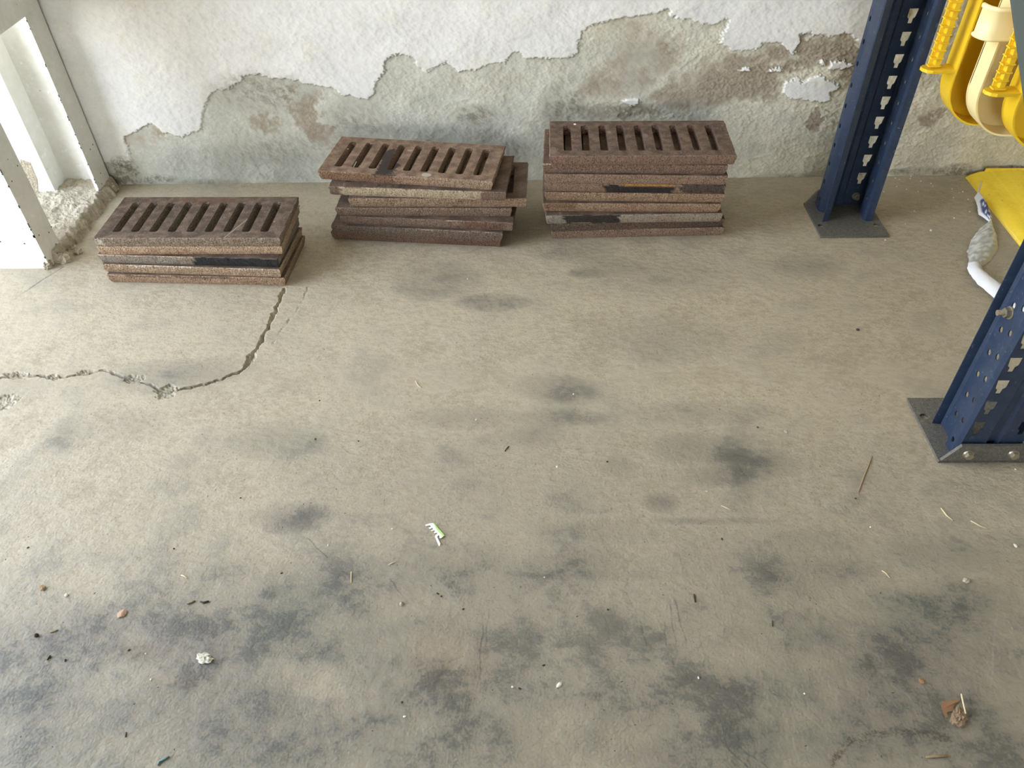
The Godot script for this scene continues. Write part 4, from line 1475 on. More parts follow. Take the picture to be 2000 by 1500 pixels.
# ---------------------------------------------------------------- yellow plastic things behind the rack
func make_yellow() -> void:
	# moulded trays: a rounded wall round a back panel; two of them carry a ribbed bar on a joining plate
	var groups := "moulded trays hanging beside the rack"
	var labels := ["yellow moulded plastic tray with a ribbed bar, hanging next to the far rack upright", "cream plastic tray with a wide collar, nested between two yellow trays", "yellow moulded plastic tray with a ribbed bar, nested foremost behind the brace"]
	var offs := [Vector3(1.0604, 0.1513, -1.986), Vector3(1.1026, 0.1513, -1.925), Vector3(1.1572, 0.1513, -1.845)]
	for k in 3:
		var t := thing("plastic_tray", labels[k], "plastic tray", offs[k], 0.0, groups)
		t.scale = Vector3.ONE * 0.88
		var main: Material = M.pale_yellow if k == 1 else M.yellow
		# outline of the tray's wall: down, round the corner, off to +x
		var path: Array[Vector2] = []
		path.append(Vector2(0, 1.15))
		path.append(Vector2(0, 0.60))
		path.append(Vector2(0, 0.335))
		var r := Vector2(0.125, 0.133)
		for i in range(1, 25):
			var ang := PI / 2 * i / 24.0
			path.append(Vector2(r.x - r.x * cos(ang), 0.335 - r.y * sin(ang)))
		path.append(Vector2(0.34, 0.200))
		var st := st_new()
		var d0 := -0.040
		var d1 := 0.028
		for i in path.size() - 1:
			var p := path[i]
			var q := path[i + 1]
			var np := (path[i + 1] - path[maxi(i - 1, 0)]).normalized()
			var nq := (path[mini(i + 2, path.size() - 1)] - path[i]).normalized()
			var po := p + Vector2(np.y, -np.x) * -0.005
			var qo := q + Vector2(nq.y, -nq.x) * -0.005
			quad(st, Vector3(p.x, p.y, d0), Vector3(q.x, q.y, d0), Vector3(q.x, q.y, d1), Vector3(p.x, p.y, d1))
			quad(st, Vector3(po.x, po.y, d1), Vector3(qo.x, qo.y, d1), Vector3(qo.x, qo.y, d0), Vector3(po.x, po.y, d0))
			quad(st, Vector3(p.x, p.y, d1), Vector3(q.x, q.y, d1), Vector3(qo.x, qo.y, d1), Vector3(po.x, po.y, d1))
		obj("side_wall", done(st), main, t)
		# back of the tray
		st = st_new()
		var poly := PackedVector2Array()
		for p in path:
			poly.append(p)
		poly.append(Vector2(0.34, 1.15))
		var at := func(x: float, y: float, d: float) -> Vector3: return Vector3(x, y, d)
		prism(st, poly, at, d0 + 0.004, d0 + 0.008)
		obj("back_panel", done(st), main, t)
		if k != 1:
			add_bar(t)
		else:
			add_collar(t)
	add_rail()
	# low yellow board on the floor against the wall
	var st2 := st_new(true)
	var prof := PackedVector2Array([Vector2(0.0, 0.0), Vector2(0.012, 0.010), Vector2(0.034, 0.019), Vector2(0.075, 0.026), Vector2(0.15, 0.030), Vector2(0.9, 0.031), Vector2(0.9, 0.0)])
	var board_at := func(x: float, y: float, d: float) -> Vector3: return Vector3(x, y, d)
	prism(st2, prof, board_at, 0.0, 1.1)
	var board := thing("yellow_board", "flat yellow board with one sloping edge lying on the floor by the wall", "board", Vector3(1.392, 0.0, -2.290), -0.02)
	obj("panel", done(st2), M.yellow_board, board)
	var lip := st_new()
	box(lip, Vector3(0.05, 0.020, 0.002), Vector3(0.9, 0.034, 0.006), 0.001)
	obj("back_rim", done(lip), M.yellow_board, board)


func add_rail() -> void:
	var st := st_new(true)
	tube(st, [Vector3(-0.30, 0, 0), Vector3(0.36, 0, 0)], [0.0075], 10)
	var rail := obj("hanging_rail", done(st), M.brace)
	rail.position = Vector3(1.30, 1.171, -1.93)
	tag(rail, "thin grey rail that the moulded trays hang from", "rail")


func add_bar(t: Node3D) -> void:
	# joining plate with a thick rounded end
	var st := st_new()
	var py := 0.368
	var pl := PackedVector2Array([Vector2(0.002, 0.026), Vector2(-0.040, 0.030), Vector2(-0.064, 0.030), Vector2(-0.078, 0.024), Vector2(-0.087, 0.010), Vector2(-0.088, -0.004), Vector2(-0.078, -0.014), Vector2(0.002, -0.022)])
	var flat_at := func(x: float, z: float, d: float) -> Vector3: return Vector3(x, d, z)
	prism(st, pl, flat_at, py - 0.009, py)
	obj("joining_plate", done(st), M.yellow, t)
	# ribbed bar: a back and one side with cells between the ribs
	st = st_new()
	var bx := -0.070
	box(st, Vector3(bx, py, -0.006), Vector3(bx + 0.029, 0.86, -0.002), 0.001)
	box(st, Vector3(bx + 0.013, py, -0.004), Vector3(bx + 0.029, 0.86, 0.012), 0.001)
	for i in 23:
		box(st, Vector3(bx - 0.004, py + 0.004 + i * 0.0215, -0.006), Vector3(bx + 0.031, py + 0.008 + i * 0.0215, 0.017), 0.0012)
	obj("ribbed_bar", done(st), M.yellow, t)


func add_collar(t: Node3D) -> void:
	# a wide band with rolled rims that runs round the front of the tray
	var st := st_new(true)
	var ring: Array[Vector2] = []
	for i in 9:
		var ang := PI / 2 * i / 8.0
		ring.append(Vector2(-0.028 - 0.034 * cos(ang), 0.000 + 0.046 * sin(ang)))
	ring.append(Vector2(0.06, 0.048))
	var hs := [[-0.004, 0.561], [0.001, 0.562], [0.005, 0.558], [0.005, 0.552], [0.0, 0.548], [0.0, 0.489], [0.005, 0.486], [0.005, 0.480], [0.001, 0.477], [-0.004, 0.478]]
	for i in ring.size() - 1:
		for j in hs.size() - 1:
			var c := []
			for e in [[i, j], [i + 1, j], [i + 1, j + 1], [i, j + 1]]:
				var p: Vector2 = ring[e[0]]
				var ang: float = PI / 2 * mini(e[0], 8) / 8.0
				var q: Vector2 = p + Vector2(-cos(ang), sin(ang)) * hs[e[1]][0]
				c.append(Vector3(q.x, hs[e[1]][1], q.y))
			quad(st, c[0], c[1], c[2], c[3])
	obj("collar", done(st), M.pale_yellow, t).set_meta("label", "cream collar with rolled rims")


# ---------------------------------------------------------------- twisted film packaging by the rack
func make_packaging() -> void:
	var t := thing("packaging_strip", "torn strip of twisted plastic packaging, white and grey with a blue printed end", "packaging", Vector3(1.3, 0.0, -1.9))
	var no := FastNoiseLite.new()
	no.seed = 9
	no.frequency = 9.0
	# centre x, z (world), half width, height, roll, colour
	var spine := [
		[1.368, -2.150, 0.014, 0.030, 0.9], [1.362, -2.095, 0.020, 0.032, 0.7], [1.352, -2.050, 0.024, 0.024, 0.5], [1.350, -2.012, 0.010, 0.016, 1.1],
		[1.325, -1.965, 0.028, 0.018, 0.5], [1.290, -1.905, 0.036, 0.020, 0.25], [1.252, -1.850, 0.034, 0.018, 0.2], [1.222, -1.805, 0.022, 0.014, 0.6],
		[1.206, -1.765, 0.026, 0.022, 0.5], [1.214, -1.715, 0.034, 0.026, 0.4], [1.234, -1.665, 0.036, 0.020, 0.3], [1.262, -1.610, 0.030, 0.012, 0.2], [1.285, -1.560, 0.022, 0.008, 0.1]]
	var across := 10
	var along := 6
	var st := st_new(true)
	var grid := []
	for i in (spine.size() - 1) * along + 1:
		var k := mini(i / along, spine.size() - 2)
		var f := (i - k * along) / float(along)
		var a: Array = spine[k]
		var b: Array = spine[k + 1]
		var c := Vector3(lerpf(a[0], b[0], f) - 1.3, 0, lerpf(a[1], b[1], f) + 1.9)
		var dir := Vector3(b[0] - a[0], 0, b[1] - a[1]).normalized()
		var side := Vector3(-dir.z, 0, dir.x)
		var w := lerpf(a[2], b[2], f)
		var h := lerpf(a[3], b[3], f)
		var roll := lerpf(a[4], b[4], f)
		var row := []
		for j in across + 1:
			var u := j / float(across) * 2.0 - 1.0
			var y := h * (1.0 - u * u) * 0.75 + (1.0 + u) * 0.5 * w * sin(roll) * 0.7
			y += 0.0035 * absf(no.get_noise_2d(i * 0.25, j * 0.35))
			var wob := 1.0 + 0.10 * no.get_noise_2d(i * 0.5, 40.0)
			row.append(c + side * u * w * cos(roll) * wob + Vector3(0, maxf(y, 0.0008), 0))
		grid.append(row)
	for i in grid.size() - 1:
		for j in across:
			for e in [[0, 0], [0, 1], [1, 1], [0, 0], [1, 1], [1, 0]]:
				var s: float = (i + e[0]) / float(along)
				var col := srgb(240, 240, 240)
				var nz := no.get_noise_2d((i + e[0]) * 0.5, (j + e[1]) * 0.6)
				if s < 3.0:
					var edge: int = j + e[1]
					col = srgb(66, 74, 118) if (edge > 1 and edge < across - 1 and nz < 0.22 and s > 0.7) else srgb(232, 230, 226)
				elif s < 7.2:
					col = srgb(164, 164, 152).lerp(srgb(226, 225, 214), clampf(0.5 + nz * 1.6, 0, 1))
					if (j + e[1]) < 2:
						col = srgb(196, 186, 152)
				col = col.srgb_to_linear()
				st.set_color(col)
				st.add_vertex(grid[i + e[0]][j + e[1]])
	obj("film", done(st), M.film, t)
	# folded flap that lies beside the white end
	st = st_new(true)
	for i in 8:
		for j in 5:
			for e in [[0, 0], [0, 1], [1, 1], [0, 0], [1, 1], [1, 0]]:
				var u: float = (i + e[0]) / 8.0
				var v: float = (j + e[1]) / 5.0
				st.set_color((srgb(60, 52, 48) if i == 1 and j > 1 else srgb(222, 210, 190)).srgb_to_linear())
				st.add_vertex(Vector3(-0.045 + 0.055 * u + 0.012 * v, 0.002 + 0.014 * sin(PI * v) * (1.0 - 0.4 * u), 0.175 + 0.085 * u - 0.030 * v + 0.02))
	obj("flap", done(st), M.film, t)


# ---------------------------------------------------------------- litter on the floor
func stick(called: String, label: String, category: String, pts: Array, r: float, mat: Material, group := "") -> void:
	var st := st_new(true)
	var v := []
	var rs := []
	for i in pts.size():
		v.append(Vector3(pts[i][0] - pts[0][0], (pts[i][2] if pts[i].size() > 2 else r * 0.9), pts[i][1] - pts[0][1]))
		rs.append(r * (0.75 if i == 0 or i == pts.size() - 1 else 1.0))
	tube(st, v, rs, 6)
	var o := obj(called, done(st), mat)
	o.position = Vector3(pts[0][0], 0, pts[0][1])
	tag(o, label, category, group)


func pebble(called: String, label: String, category: String, x: float, z: float, size: Vector3, mat: Material, group := "") -> void:
	var fine := called == "crumpled_paper" or called == "dust_clump"
	var o := obj(called, lump(size, int(absf(x * 1000.0) + absf(z * 777.0)), 0.5 if fine else 0.25, 14 if fine else 7), mat)
	o.position = Vector3(x, 0, z)
	o.rotation.y = x * 17.0 + z * 5.0
	tag(o, label, category, group)


func make_debris() -> void:
	stick("twig", "long thin dry twig lying in front of the near rack foot", "twig", [[0.7212, -1.1083], [0.7076, -1.0855], [0.6886, -1.0550], [0.6629, -1.0120]], 0.0013, M.twig)
	stick("straw_curl", "small pale curled straw alone on the floor below the crooked stack", "straw", [[-0.2721, -1.3504], [-0.2685, -1.3397], [-0.2628, -1.3309], [-0.2550, -1.3256]], 0.0012, M.straw)
	stick("straw", "straight pale straw lying below the torn green and white label", "straw", [[-0.3393, -0.8243], [-0.3373, -0.8120], [-0.3353, -0.7999]], 0.0010, M.straw)
	stick("straw", "short bent pale straw beyond the two broken twig bits", "straw", [[-0.6601, -0.8161], [-0.6536, -0.8139], [-0.6463, -0.8095]], 0.0014, M.straw)
	stick("straw", "short pale straw just below the torn green and white label", "straw", [[-0.2706, -0.8390], [-0.2652, -0.8424], [-0.2596, -0.8447]], 0.0011, M.straw)
	stick("twig_bit", "broken brown twig bit beside a forked one", "twig", [[-0.6291, -0.7555], [-0.6225, -0.7587], [-0.6169, -0.7619]], 0.0018, M.twig)
	stick("twig_bit", "dark forked twig bit beside the broken brown one", "twig", [[-0.6058, -0.7598], [-0.5995, -0.7577], [-0.5910, -0.7609]], 0.0020, M.dark_chip)
	stick("straw", "thin pale straw on open floor beneath the dark scuff marks", "straw", [[0.3803, -0.9787], [0.3896, -0.9736], [0.3986, -0.9672]], 0.0010, M.straw)
	stick("splinter", "dark splinter on the pale floor, the longer of two", "splinter", [[0.2951, -0.7771], [0.2949, -0.7698], [0.2952, -0.7604]], 0.0015, M.dark_chip)
	stick("splinter", "dark splinter on the pale floor, the shorter of two", "splinter", [[0.4245, -0.7240], [0.4229, -0.7131]], 0.0015, M.dark_chip)
	stick("straw", "knotty pale straw lying nearer the rack foot than its twin", "straw", [[0.8126, -0.9717], [0.8152, -0.9628], [0.8168, -0.9540], [0.8239, -0.9416]], 0.0015, M.straw)
	stick("straw", "jointed pale straw, further from the twig than its knotty twin", "straw", [[0.8580, -0.9404], [0.8639, -0.9355], [0.8716, -0.9281], [0.8828, -0.9221]], 0.0013, M.straw)
	stick("straw", "small pale bent straw between the dark stain and the jointed straws", "straw", [[0.6497, -0.8273], [0.6554, -0.8218], [0.6587, -0.8119]], 0.0011, M.straw)
	stick("straw", "thick brownish straw lying past the end of the skid mark", "straw", [[0.6073, -0.4915], [0.6251, -0.4931], [0.6411, -0.4940]], 0.0020, M.twig)
	stick("twig_bit", "grey-brown twig bit next to the dark round pebble", "twig", [[-0.8575, -0.6978], [-0.8520, -0.6998], [-0.8459, -0.7028]], 0.0014, M.twig)
	stick("splinter", "dark splinter lying along the edge of the pale dust patch", "splinter", [[-0.8386, -0.6456], [-0.8375, -0.6513], [-0.8370, -0.6541]], 0.0018, M.dark_chip)
	stick("splinter", "dark splinter standing end-on in the large violet stain", "splinter", [[-0.6521, -0.5156], [-0.6540, -0.5229]], 0.0014, M.dark_chip)
	stick("splinter", "short dark splinter on the floor below the grate stacks", "splinter", [[-0.0561, -1.1258], [-0.0519, -1.1346], [-0.0475, -1.1406]], 0.0012, M.dark_chip)
	stick("plastic_sliver", "bent teal plastic sliver on the dark stained floor", "plastic sliver", [[-0.5846, -0.4718], [-0.5843, -0.4780], [-0.5780, -0.4811], [-0.5715, -0.4858]], 0.0018, M.teal)
	stick("wood_splinter", "pale wood splinter leaning on the sloping edge of the yellow board", "splinter", [[1.3751, -2.1644, 0.002], [1.3796, -2.1756, 0.022], [1.3841, -2.1868, 0.045]], 0.0030, M.straw)
	stick("paint_chip", "white paint sliver lying across the edge of the far rack foot", "paint chip", [[1.0275, -2.0295], [1.0397, -2.0207]], 0.0020, M.white_bit)
	stick("paint_chip", "white paint sliver beside the lip of the far rack upright", "paint chip", [[1.0306, -2.0580], [1.0263, -2.0352]], 0.0018, M.white_bit)
	pebble("brick_chip", "orange-pink brick chip on the floor", "brick chip", -0.7418, -0.7355, Vector3(0.0075, 0.0030, 0.0085), M.brick)
	pebble("pebble", "small grey pebble below the short pale straw", "pebble", -0.2365, -0.7563, Vector3(0.0038, 0.0030, 0.0035), M.stone)
	pebble("pebble", "dark round pebble beside a twig bit", "pebble", -0.8788, -0.6918, Vector3(0.0040, 0.0035, 0.0035), M.dark_chip)
	pebble("clod", "brown clod of earth by the scraped concrete", "clod", -0.9119, -0.7883, Vector3(0.0075, 0.0035, 0.0050), M.twig)
	pebble("pebble", "small pale stone in the scraped concrete", "pebble", -0.8607, -0.7732, Vector3(0.0035, 0.0020, 0.0035), M.white_bit)
	pebble("pebble", "dark pebble near the rack's side of the floor, beyond the twig", "pebble", 0.8191, -1.5280, Vector3(0.0045, 0.0030, 0.0035), M.dark_chip)
	pebble("pebble", "pale rounded stone sunk in the floor near the dark speckled stain", "pebble", 0.5583, -1.1817, Vector3(0.0050, 0.0022, 0.0045), M.stone)
	pebble("crumpled_paper", "crumpled off-white paper scrap on the dark stained floor", "paper scrap", -0.5648, -0.6494, Vector3(0.0130, 0.0050, 0.0070), M.paper)
	pebble("white_flake", "white flake beyond the jointed straws", "flake", 0.9190, -0.8829, Vector3(0.0050, 0.0015, 0.0028), M.white_bit)
	pebble("white_flake", "white flake on bare floor between the two stained areas", "flake", 0.0451, -0.6053, Vector3(0.0060, 0.0016, 0.0030), M.white_bit)
	pebble("white_flake", "tiny white flake at the end of a scratch", "flake", 0.0551, -1.0820, Vector3(0.0028, 0.0014, 0.0026), M.white_bit)
	pebble("leaf_crumb", "small brown leaf crumb on the dark stain above the torn leaf", "leaf crumb", 0.6456, -0.6141, Vector3(0.0055, 0.0022, 0.0045), M.leaf)
	pebble("pebble", "rough stone sitting in a chipped hollow of the stained floor", "pebble", 0.7957, -0.8056, Vector3(0.0070, 0.0030, 0.0055), M.stone)
	pebble("dark_crumb", "tiny dark crumb on the open concrete floor", "crumb", -0.5966, -1.0000, Vector3(0.0019, 0.0013, 0.0017), M.dark_chip, "dark crumbs on the floor")
	pebble("dark_crumb", "tiny dark crumb on the open concrete floor", "crumb", -0.9825, -0.8783, Vector3(0.0024, 0.0013, 0.0017), M.dark_chip, "dark crumbs on the floor")
	pebble("dark_crumb", "tiny dark crumb on the open concrete floor", "crumb", 0.0200, -0.6395, Vector3(0.0029, 0.0013, 0.0017), M.dark_chip, "dark crumbs on the floor")
	pebble("dark_crumb", "tiny dark crumb on the open concrete floor", "crumb", 0.1366, -0.7456, Vector3(0.0019, 0.0013, 0.0017), M.dark_chip, "dark crumbs on the floor")
	pebble("dark_crumb", "tiny dark crumb on the open concrete floor", "crumb", 0.6530, -0.9963, Vector3(0.0024, 0.0013, 0.0017), M.dark_chip, "dark crumbs on the floor")
	pebble("dark_crumb", "tiny dark crumb on the open concrete floor", "crumb", -0.4745, -1.1636, Vector3(0.0029, 0.0013, 0.0017), M.dark_chip, "dark crumbs on the floor")
	pebble("dark_crumb", "tiny dark crumb on the open concrete floor", "crumb", -0.4888, -1.2843, Vector3(0.0019, 0.0013, 0.0017), M.dark_chip, "dark crumbs on the floor")
	pebble("dark_crumb", "tiny dark crumb on the open concrete floor", "crumb", 0.1618, -1.0959, Vector3(0.0024, 0.0013, 0.0017), M.dark_chip, "dark crumbs on the floor")
	pebble("dark_crumb", "tiny dark crumb on the open concrete floor", "crumb", -0.8071, -0.6457, Vector3(0.0029, 0.0013, 0.0017), M.dark_chip, "dark crumbs on the floor")
	pebble("dark_crumb", "tiny dark crumb on the open concrete floor", "crumb", -0.2144, -0.5746, Vector3(0.0019, 0.0013, 0.0017), M.dark_chip, "dark crumbs on the floor")
	pebble("dark_crumb", "tiny dark crumb on the open concrete floor", "crumb", -0.7032, -0.6651, Vector3(0.0024, 0.0013, 0.0017), M.dark_chip, "dark crumbs on the floor")
	pebble("dark_crumb", "tiny dark crumb on the open concrete floor", "crumb", 0.3679, -0.8983, Vector3(0.0029, 0.0013, 0.0017), M.dark_chip, "dark crumbs on the floor")
	pebble("dark_crumb", "tiny dark crumb on the open concrete floor", "crumb", -0.3782, -1.1571, Vector3(0.0019, 0.0013, 0.0017), M.dark_chip, "dark crumbs on the floor")
	pebble("dark_crumb", "tiny dark crumb on the open concrete floor", "crumb", -0.1232, -0.7461, Vector3(0.0024, 0.0013, 0.0017), M.dark_chip, "dark crumbs on the floor")
	pebble("dark_crumb", "tiny dark crumb on the open concrete floor", "crumb", -0.1721, -0.7775, Vector3(0.0029, 0.0013, 0.0017), M.dark_chip, "dark crumbs on the floor")
	pebble("dark_crumb", "tiny dark crumb on the open concrete floor", "crumb", -0.1651, -0.7722, Vector3(0.0019, 0.0013, 0.0017), M.dark_chip, "dark crumbs on the floor")
	pebble("dark_crumb", "tiny dark crumb on the open concrete floor", "crumb", -0.0206, -0.5989, Vector3(0.0024, 0.0013, 0.0017), M.dark_chip, "dark crumbs on the floor")
	pebble("dark_crumb", "tiny dark crumb on the open concrete floor", "crumb", 0.4998, -1.1944, Vector3(0.0029, 0.0013, 0.0017), M.dark_chip, "dark crumbs on the floor")
	pebble("dark_crumb", "tiny dark crumb on the open concrete floor", "crumb", -0.6937, -0.8760, Vector3(0.0019, 0.0013, 0.0017), M.dark_chip, "dark crumbs on the floor")
	pebble("dark_crumb", "tiny dark crumb on the open concrete floor", "crumb", -0.4706, -0.8208, Vector3(0.0024, 0.0013, 0.0017), M.dark_chip, "dark crumbs on the floor")
	pebble("white_crumb", "tiny white plaster crumb on the floor behind the far rack foot", "crumb", 1.2234, -2.2983, Vector3(0.0023, 0.0015, 0.0021), M.white_bit, "white crumbs behind the rack")
	pebble("white_crumb", "tiny white plaster crumb on the floor behind the far rack foot", "crumb", 1.1708, -2.2890, Vector3(0.0023, 0.0015, 0.0021), M.white_bit, "white crumbs behind the rack")
	pebble("white_crumb", "tiny white plaster crumb on the floor behind the far rack foot", "crumb", 1.1796, -2.2801, Vector3(0.0023, 0.0015, 0.0021), M.white_bit, "white crumbs behind the rack")
	pebble("white_crumb", "tiny white plaster crumb on the floor behind the far rack foot", "crumb", 1.2159, -2.2845, Vector3(0.0023, 0.0015, 0.0021), M.white_bit, "white crumbs behind the rack")
	pebble("white_crumb", "tiny white plaster crumb on the floor behind the far rack foot", "crumb", 1.2429, -2.2677, Vector3(0.0023, 0.0015, 0.0021), M.white_bit, "white crumbs behind the rack")
	pebble("white_crumb", "tiny white plaster crumb on the floor behind the far rack foot", "crumb", 1.2693, -2.2524, Vector3(0.0023, 0.0015, 0.0021), M.white_bit, "white crumbs behind the rack")
	pebble("white_crumb", "tiny white plaster crumb on the floor behind the far rack foot", "crumb", 1.2689, -2.2354, Vector3(0.0023, 0.0015, 0.0021), M.white_bit, "white crumbs behind the rack")
	pebble("white_crumb", "tiny white plaster crumb on the floor behind the far rack foot", "crumb", 1.1560, -2.2355, Vector3(0.0023, 0.0015, 0.0021), M.white_bit, "white crumbs behind the rack")
	pebble("white_crumb", "tiny white plaster crumb on the floor behind the far rack foot", "crumb", 1.2122, -2.2033, Vector3(0.0023, 0.0015, 0.0021), M.white_bit, "white crumbs behind the rack")
	pebble("white_crumb", "tiny white plaster crumb on the floor behind the far rack foot", "crumb", 1.3057, -2.1653, Vector3(0.0023, 0.0015, 0.0021), M.white_bit, "white crumbs behind the rack")
	pebble("white_crumb", "tiny white plaster crumb on the floor behind the far rack foot", "crumb", 1.3450, -2.1532, Vector3(0.0023, 0.0015, 0.0021), M.white_bit, "white crumbs behind the rack")
	pebble("white_crumb", "tiny white plaster crumb on the floor behind the far rack foot", "crumb", 1.2612, -2.0477, Vector3(0.0023, 0.0015, 0.0021), M.white_bit, "white crumbs behind the rack")
	pebble("white_crumb", "tiny white plaster crumb on the floor behind the far rack foot", "crumb", 1.1674, -1.9802, Vector3(0.0039, 0.0026, 0.0036), M.white_bit, "white crumbs behind the rack")
	pebble("white_crumb", "tiny white plaster crumb on the floor behind the far rack foot", "crumb", 1.1067, -2.0169, Vector3(0.0023, 0.0015, 0.0021), M.white_bit, "white crumbs behind the rack")
	pebble("white_crumb", "tiny white plaster crumb on the floor behind the far rack foot", "crumb", 1.3207, -2.0815, Vector3(0.0023, 0.0015, 0.0021), M.white_bit, "white crumbs behind the rack")
	pebble("white_crumb", "tiny white plaster crumb on the floor behind the far rack foot", "crumb", 1.0210, -1.9330, Vector3(0.0023, 0.0015, 0.0021), M.white_bit, "white crumbs behind the rack")
	pebble("white_crumb", "tiny white plaster crumb on the floor behind the far rack foot", "crumb", 1.1806, -2.2172, Vector3(0.0023, 0.0015, 0.0021), M.white_bit, "white crumbs behind the rack")
	pebble("white_crumb", "tiny white plaster crumb on the floor behind the far rack foot", "crumb", 1.3220, -2.2175, Vector3(0.0023, 0.0015, 0.0021), M.white_bit, "white crumbs behind the rack")
	pebble("white_crumb", "tiny white plaster crumb on the floor behind the far rack foot", "crumb", 1.3343, -2.1941, Vector3(0.0023, 0.0015, 0.0021), M.white_bit, "white crumbs behind the rack")
	pebble("white_crumb", "tiny white plaster crumb on the floor behind the far rack foot", "crumb", 1.3469, -2.1987, Vector3(0.0023, 0.0015, 0.0021), M.white_bit, "white crumbs behind the rack")
	pebble("white_crumb", "tiny white plaster crumb on the floor behind the far rack foot", "crumb", 1.1586, -2.0877, Vector3(0.0023, 0.0015, 0.0021), M.white_bit, "white crumbs behind the rack")
	pebble("white_crumb", "tiny white plaster crumb on the floor behind the far rack foot", "crumb", 1.1062, -2.2039, Vector3(0.0023, 0.0015, 0.0021), M.white_bit, "white crumbs behind the rack")
	pebble("pale_crumb", "tiny pale crumb on the open concrete floor", "crumb", 0.0237, -0.8124, Vector3(0.0017, 0.0012, 0.0016), M.white_bit, "pale crumbs on the floor")
	pebble("pale_crumb", "tiny pale crumb on the open concrete floor", "crumb", -0.0326, -0.6015, Vector3(0.0021, 0.0012, 0.0016), M.white_bit, "pale crumbs on the floor")
	pebble("pale_crumb", "tiny pale crumb on the open concrete floor", "crumb", 0.2783, -0.6188, Vector3(0.0025, 0.0012, 0.0016), M.white_bit, "pale crumbs on the floor")
	pebble("pale_crumb", "tiny pale crumb on the open concrete floor", "crumb", 0.4473, -0.5923, Vector3(0.0017, 0.0012, 0.0016), M.white_bit, "pale crumbs on the floor")
	pebble("pale_crumb", "tiny pale crumb on the open concrete floor", "crumb", -0.2743, -0.9229, Vector3(0.0021, 0.0012, 0.0016), M.white_bit, "pale crumbs on the floor")
	pebble("pale_crumb", "tiny pale crumb on the open concrete floor", "crumb", 0.0992, -1.3025, Vector3(0.0025, 0.0012, 0.0016), M.white_bit, "pale crumbs on the floor")
	pebble("pale_crumb", "tiny pale crumb on the open concrete floor", "crumb", -0.1719, -1.7597, Vector3(0.0017, 0.0012, 0.0016), M.white_bit, "pale crumbs on the floor")
	pebble("pale_crumb", "tiny pale crumb on the open concrete floor", "crumb", -0.6453, -0.6114, Vector3(0.0021, 0.0012, 0.0016), M.white_bit, "pale crumbs on the floor")
	pebble("pale_crumb", "tiny pale crumb on the open concrete floor", "crumb", -0.1225, -1.2213, Vector3(0.0025, 0.0012, 0.0016), M.white_bit, "pale crumbs on the floor")
	pebble("pale_crumb", "tiny pale crumb on the open concrete floor", "crumb", 0.3579, -1.0153, Vector3(0.0017, 0.0012, 0.0016), M.white_bit, "pale crumbs on the floor")
	pebble("pale_crumb", "tiny pale crumb on the open concrete floor", "crumb", -0.3941, -0.8842, Vector3(0.0021, 0.0012, 0.0016), M.white_bit, "pale crumbs on the floor")
	pebble("pale_crumb", "tiny pale crumb on the open concrete floor", "crumb", -0.2074, -0.5509, Vector3(0.0025, 0.0012, 0.0016), M.white_bit, "pale crumbs on the floor")
	pebble("pale_crumb", "tiny pale crumb on the open concrete floor", "crumb", -0.6710, -0.6585, Vector3(0.0017, 0.0012, 0.0016), M.white_bit, "pale crumbs on the floor")
	pebble("pale_crumb", "tiny pale crumb on the open concrete floor", "crumb", 0.6603, -0.9259, Vector3(0.0021, 0.0012, 0.0016), M.white_bit, "pale crumbs on the floor")
	pebble("pale_crumb", "tiny pale crumb on the open concrete floor", "crumb", 1.0037, -1.0720, Vector3(0.0025, 0.0012, 0.0016), M.white_bit, "pale crumbs on the floor")

	var label_root := thing("torn_label", "torn comb-shaped white plastic label with a green band", "label")
	var lie := func(x: float, z: float, y: float) -> Vector3: return Vector3(x, y + 0.0012 + 0.004 * clampf((x + 0.19) * 20.0, 0.0, 1.0), z)
	var st := st_new()
	prism(st, PackedVector2Array([Vector2(-0.2012, -0.9346), Vector2(-0.1945, -0.9354), Vector2(-0.1694, -0.9042), Vector2(-0.1726, -0.9017), Vector2(-0.1758, -0.8988), Vector2(-0.1786, -0.8997), Vector2(-0.1795, -0.9046), Vector2(-0.1826, -0.9091), Vector2(-0.1873, -0.9143), Vector2(-0.1921, -0.9201), Vector2(-0.1970, -0.9267), Vector2(-0.2006, -0.9307)]), lie, 0.0, 0.0009)
	obj("body", done(st), M.green_white, label_root)
	for q in [PackedVector2Array([Vector2(-0.2010, -0.9346), Vector2(-0.2006, -0.9303), Vector2(-0.2048, -0.9293), Vector2(-0.2080, -0.9287), Vector2(-0.2099, -0.9313), Vector2(-0.2062, -0.9327)]), PackedVector2Array([Vector2(-0.1970, -0.9274), Vector2(-0.1949, -0.9247), Vector2(-0.1987, -0.9215), Vector2(-0.2009, -0.9221), Vector2(-0.2022, -0.9241)]), PackedVector2Array([Vector2(-0.1922, -0.9215), Vector2(-0.1904, -0.9188), Vector2(-0.1944, -0.9162), Vector2(-0.1972, -0.9172)]), PackedVector2Array([Vector2(-0.1877, -0.9156), Vector2(-0.1858, -0.9130), Vector2(-0.1881, -0.9110), Vector2(-0.1908, -0.9117), Vector2(-0.1902, -0.9136)]), PackedVector2Array([Vector2(-0.1829, -0.9097), Vector2(-0.1812, -0.9058), Vector2(-0.1836, -0.9026), Vector2(-0.1759, -0.8860), Vector2(-0.1770, -0.8802), Vector2(-0.1792, -0.8822), Vector2(-0.1883, -0.9039), Vector2(-0.1867, -0.9071)])]:
		st = st_new()
		prism(st, q, lie, 0.0, 0.0009)
		obj("tooth", done(st), M.green_white, label_root)
	st = st_new()
	prism(st, PackedVector2Array([Vector2(-0.1944, -0.9354), Vector2(-0.1920, -0.9343), Vector2(-0.1691, -0.9042), Vector2(-0.1719, -0.9021), Vector2(-0.1849, -0.9182)]), lie, 0.0009, 0.0013)
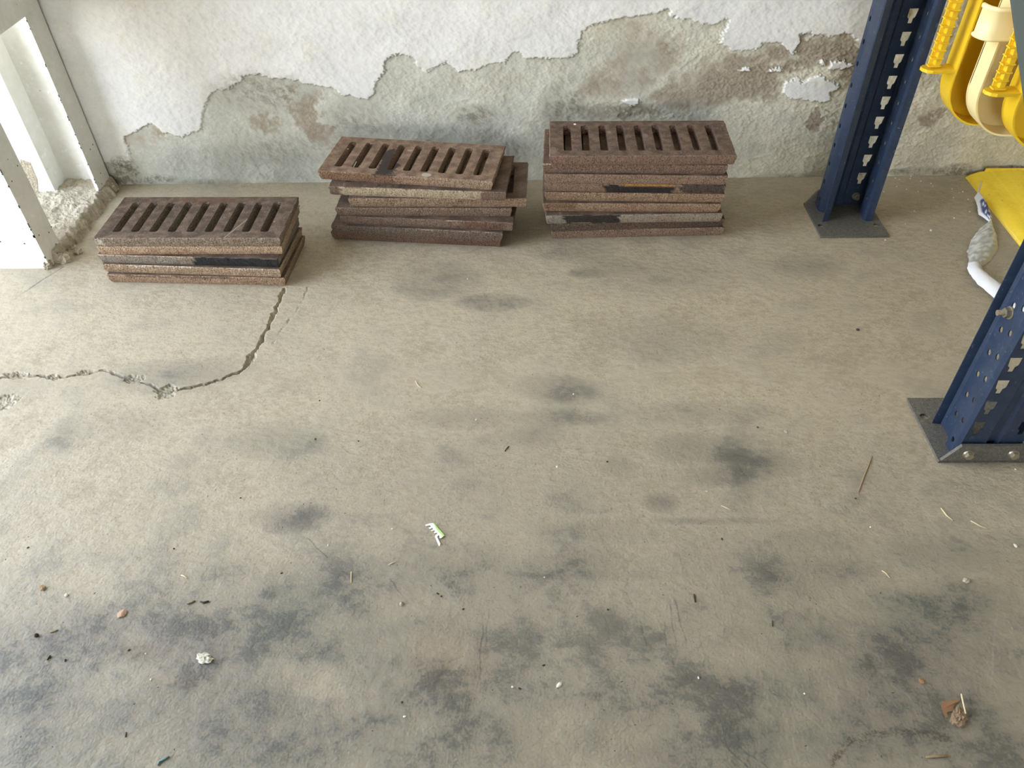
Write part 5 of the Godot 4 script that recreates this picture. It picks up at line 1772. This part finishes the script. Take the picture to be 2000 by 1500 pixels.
	obj("green_band", done(st), M.lime, label_root)
	var leaf_root := thing("torn_leaf", "torn dry brown leaf on the dark stain by the skid mark", "leaf")
	var curl := func(x: float, z: float, y: float) -> Vector3: return Vector3(x, y + 0.0010 + 0.04 * absf(z + 0.576) + 0.05 * absf(x - 0.677), z)
	st = st_new()
	prism(st, PackedVector2Array([Vector2(0.6658, -0.5797), Vector2(0.6761, -0.5805), Vector2(0.6852, -0.5816), Vector2(0.6924, -0.5835), Vector2(0.6937, -0.5806), Vector2(0.6859, -0.5761), Vector2(0.6810, -0.5724), Vector2(0.6769, -0.5640), Vector2(0.6707, -0.5628), Vector2(0.6649, -0.5606), Vector2(0.6641, -0.5541), Vector2(0.6603, -0.5524), Vector2(0.6593, -0.5591), Vector2(0.6610, -0.5671), Vector2(0.6602, -0.5708)]), curl, 0.0, 0.0008)
	obj("blade", done(st), M.leaf, leaf_root)
	stick("straw", "pale flat straw lying across the torn leaf", "straw", [[0.6967, -0.5888, 0.0095], [0.6915, -0.5571, 0.0085]], 0.0018, M.straw)
	pebble("dust_clump", "brown fluffy dust clump clinging to the torn leaf", "dust clump", 0.6820, -0.5538, Vector3(0.0100, 0.0045, 0.0165), M.fluff)

	# dust grains too small to pick apart
	rng.seed = 404
	st = st_new()
	for i in 420:
		var gx := rng.randf_range(-1.15, 1.15)
		var gz := rng.randf_range(-1.75, -0.48)
		var gs := rng.randf_range(0.0004, 0.0009)
		var gl := rng.randf_range(1.0, 3.5)
		var ga := rng.randf() * TAU
		var u := Vector3(cos(ga), 0, sin(ga)) * gs * gl
		var v := Vector3(-sin(ga), 0, cos(ga)) * gs
		if gx > 0.82 and gz < -1.05:
			continue
		var c := Vector3(gx, 0.0, gz)
		var top := c + Vector3(0, gs * 1.3, 0)
		var q := [c - u, c + v, c + u, c - v]
		for k in 4:
			tri(st, q[k], top, q[(k + 1) % 4])
	var grit := obj("floor_grit", done(st), M.dark_chip)
	grit.set_meta("kind", "stuff")
	tag(grit, "fine dark grit scattered over the concrete floor", "grit")
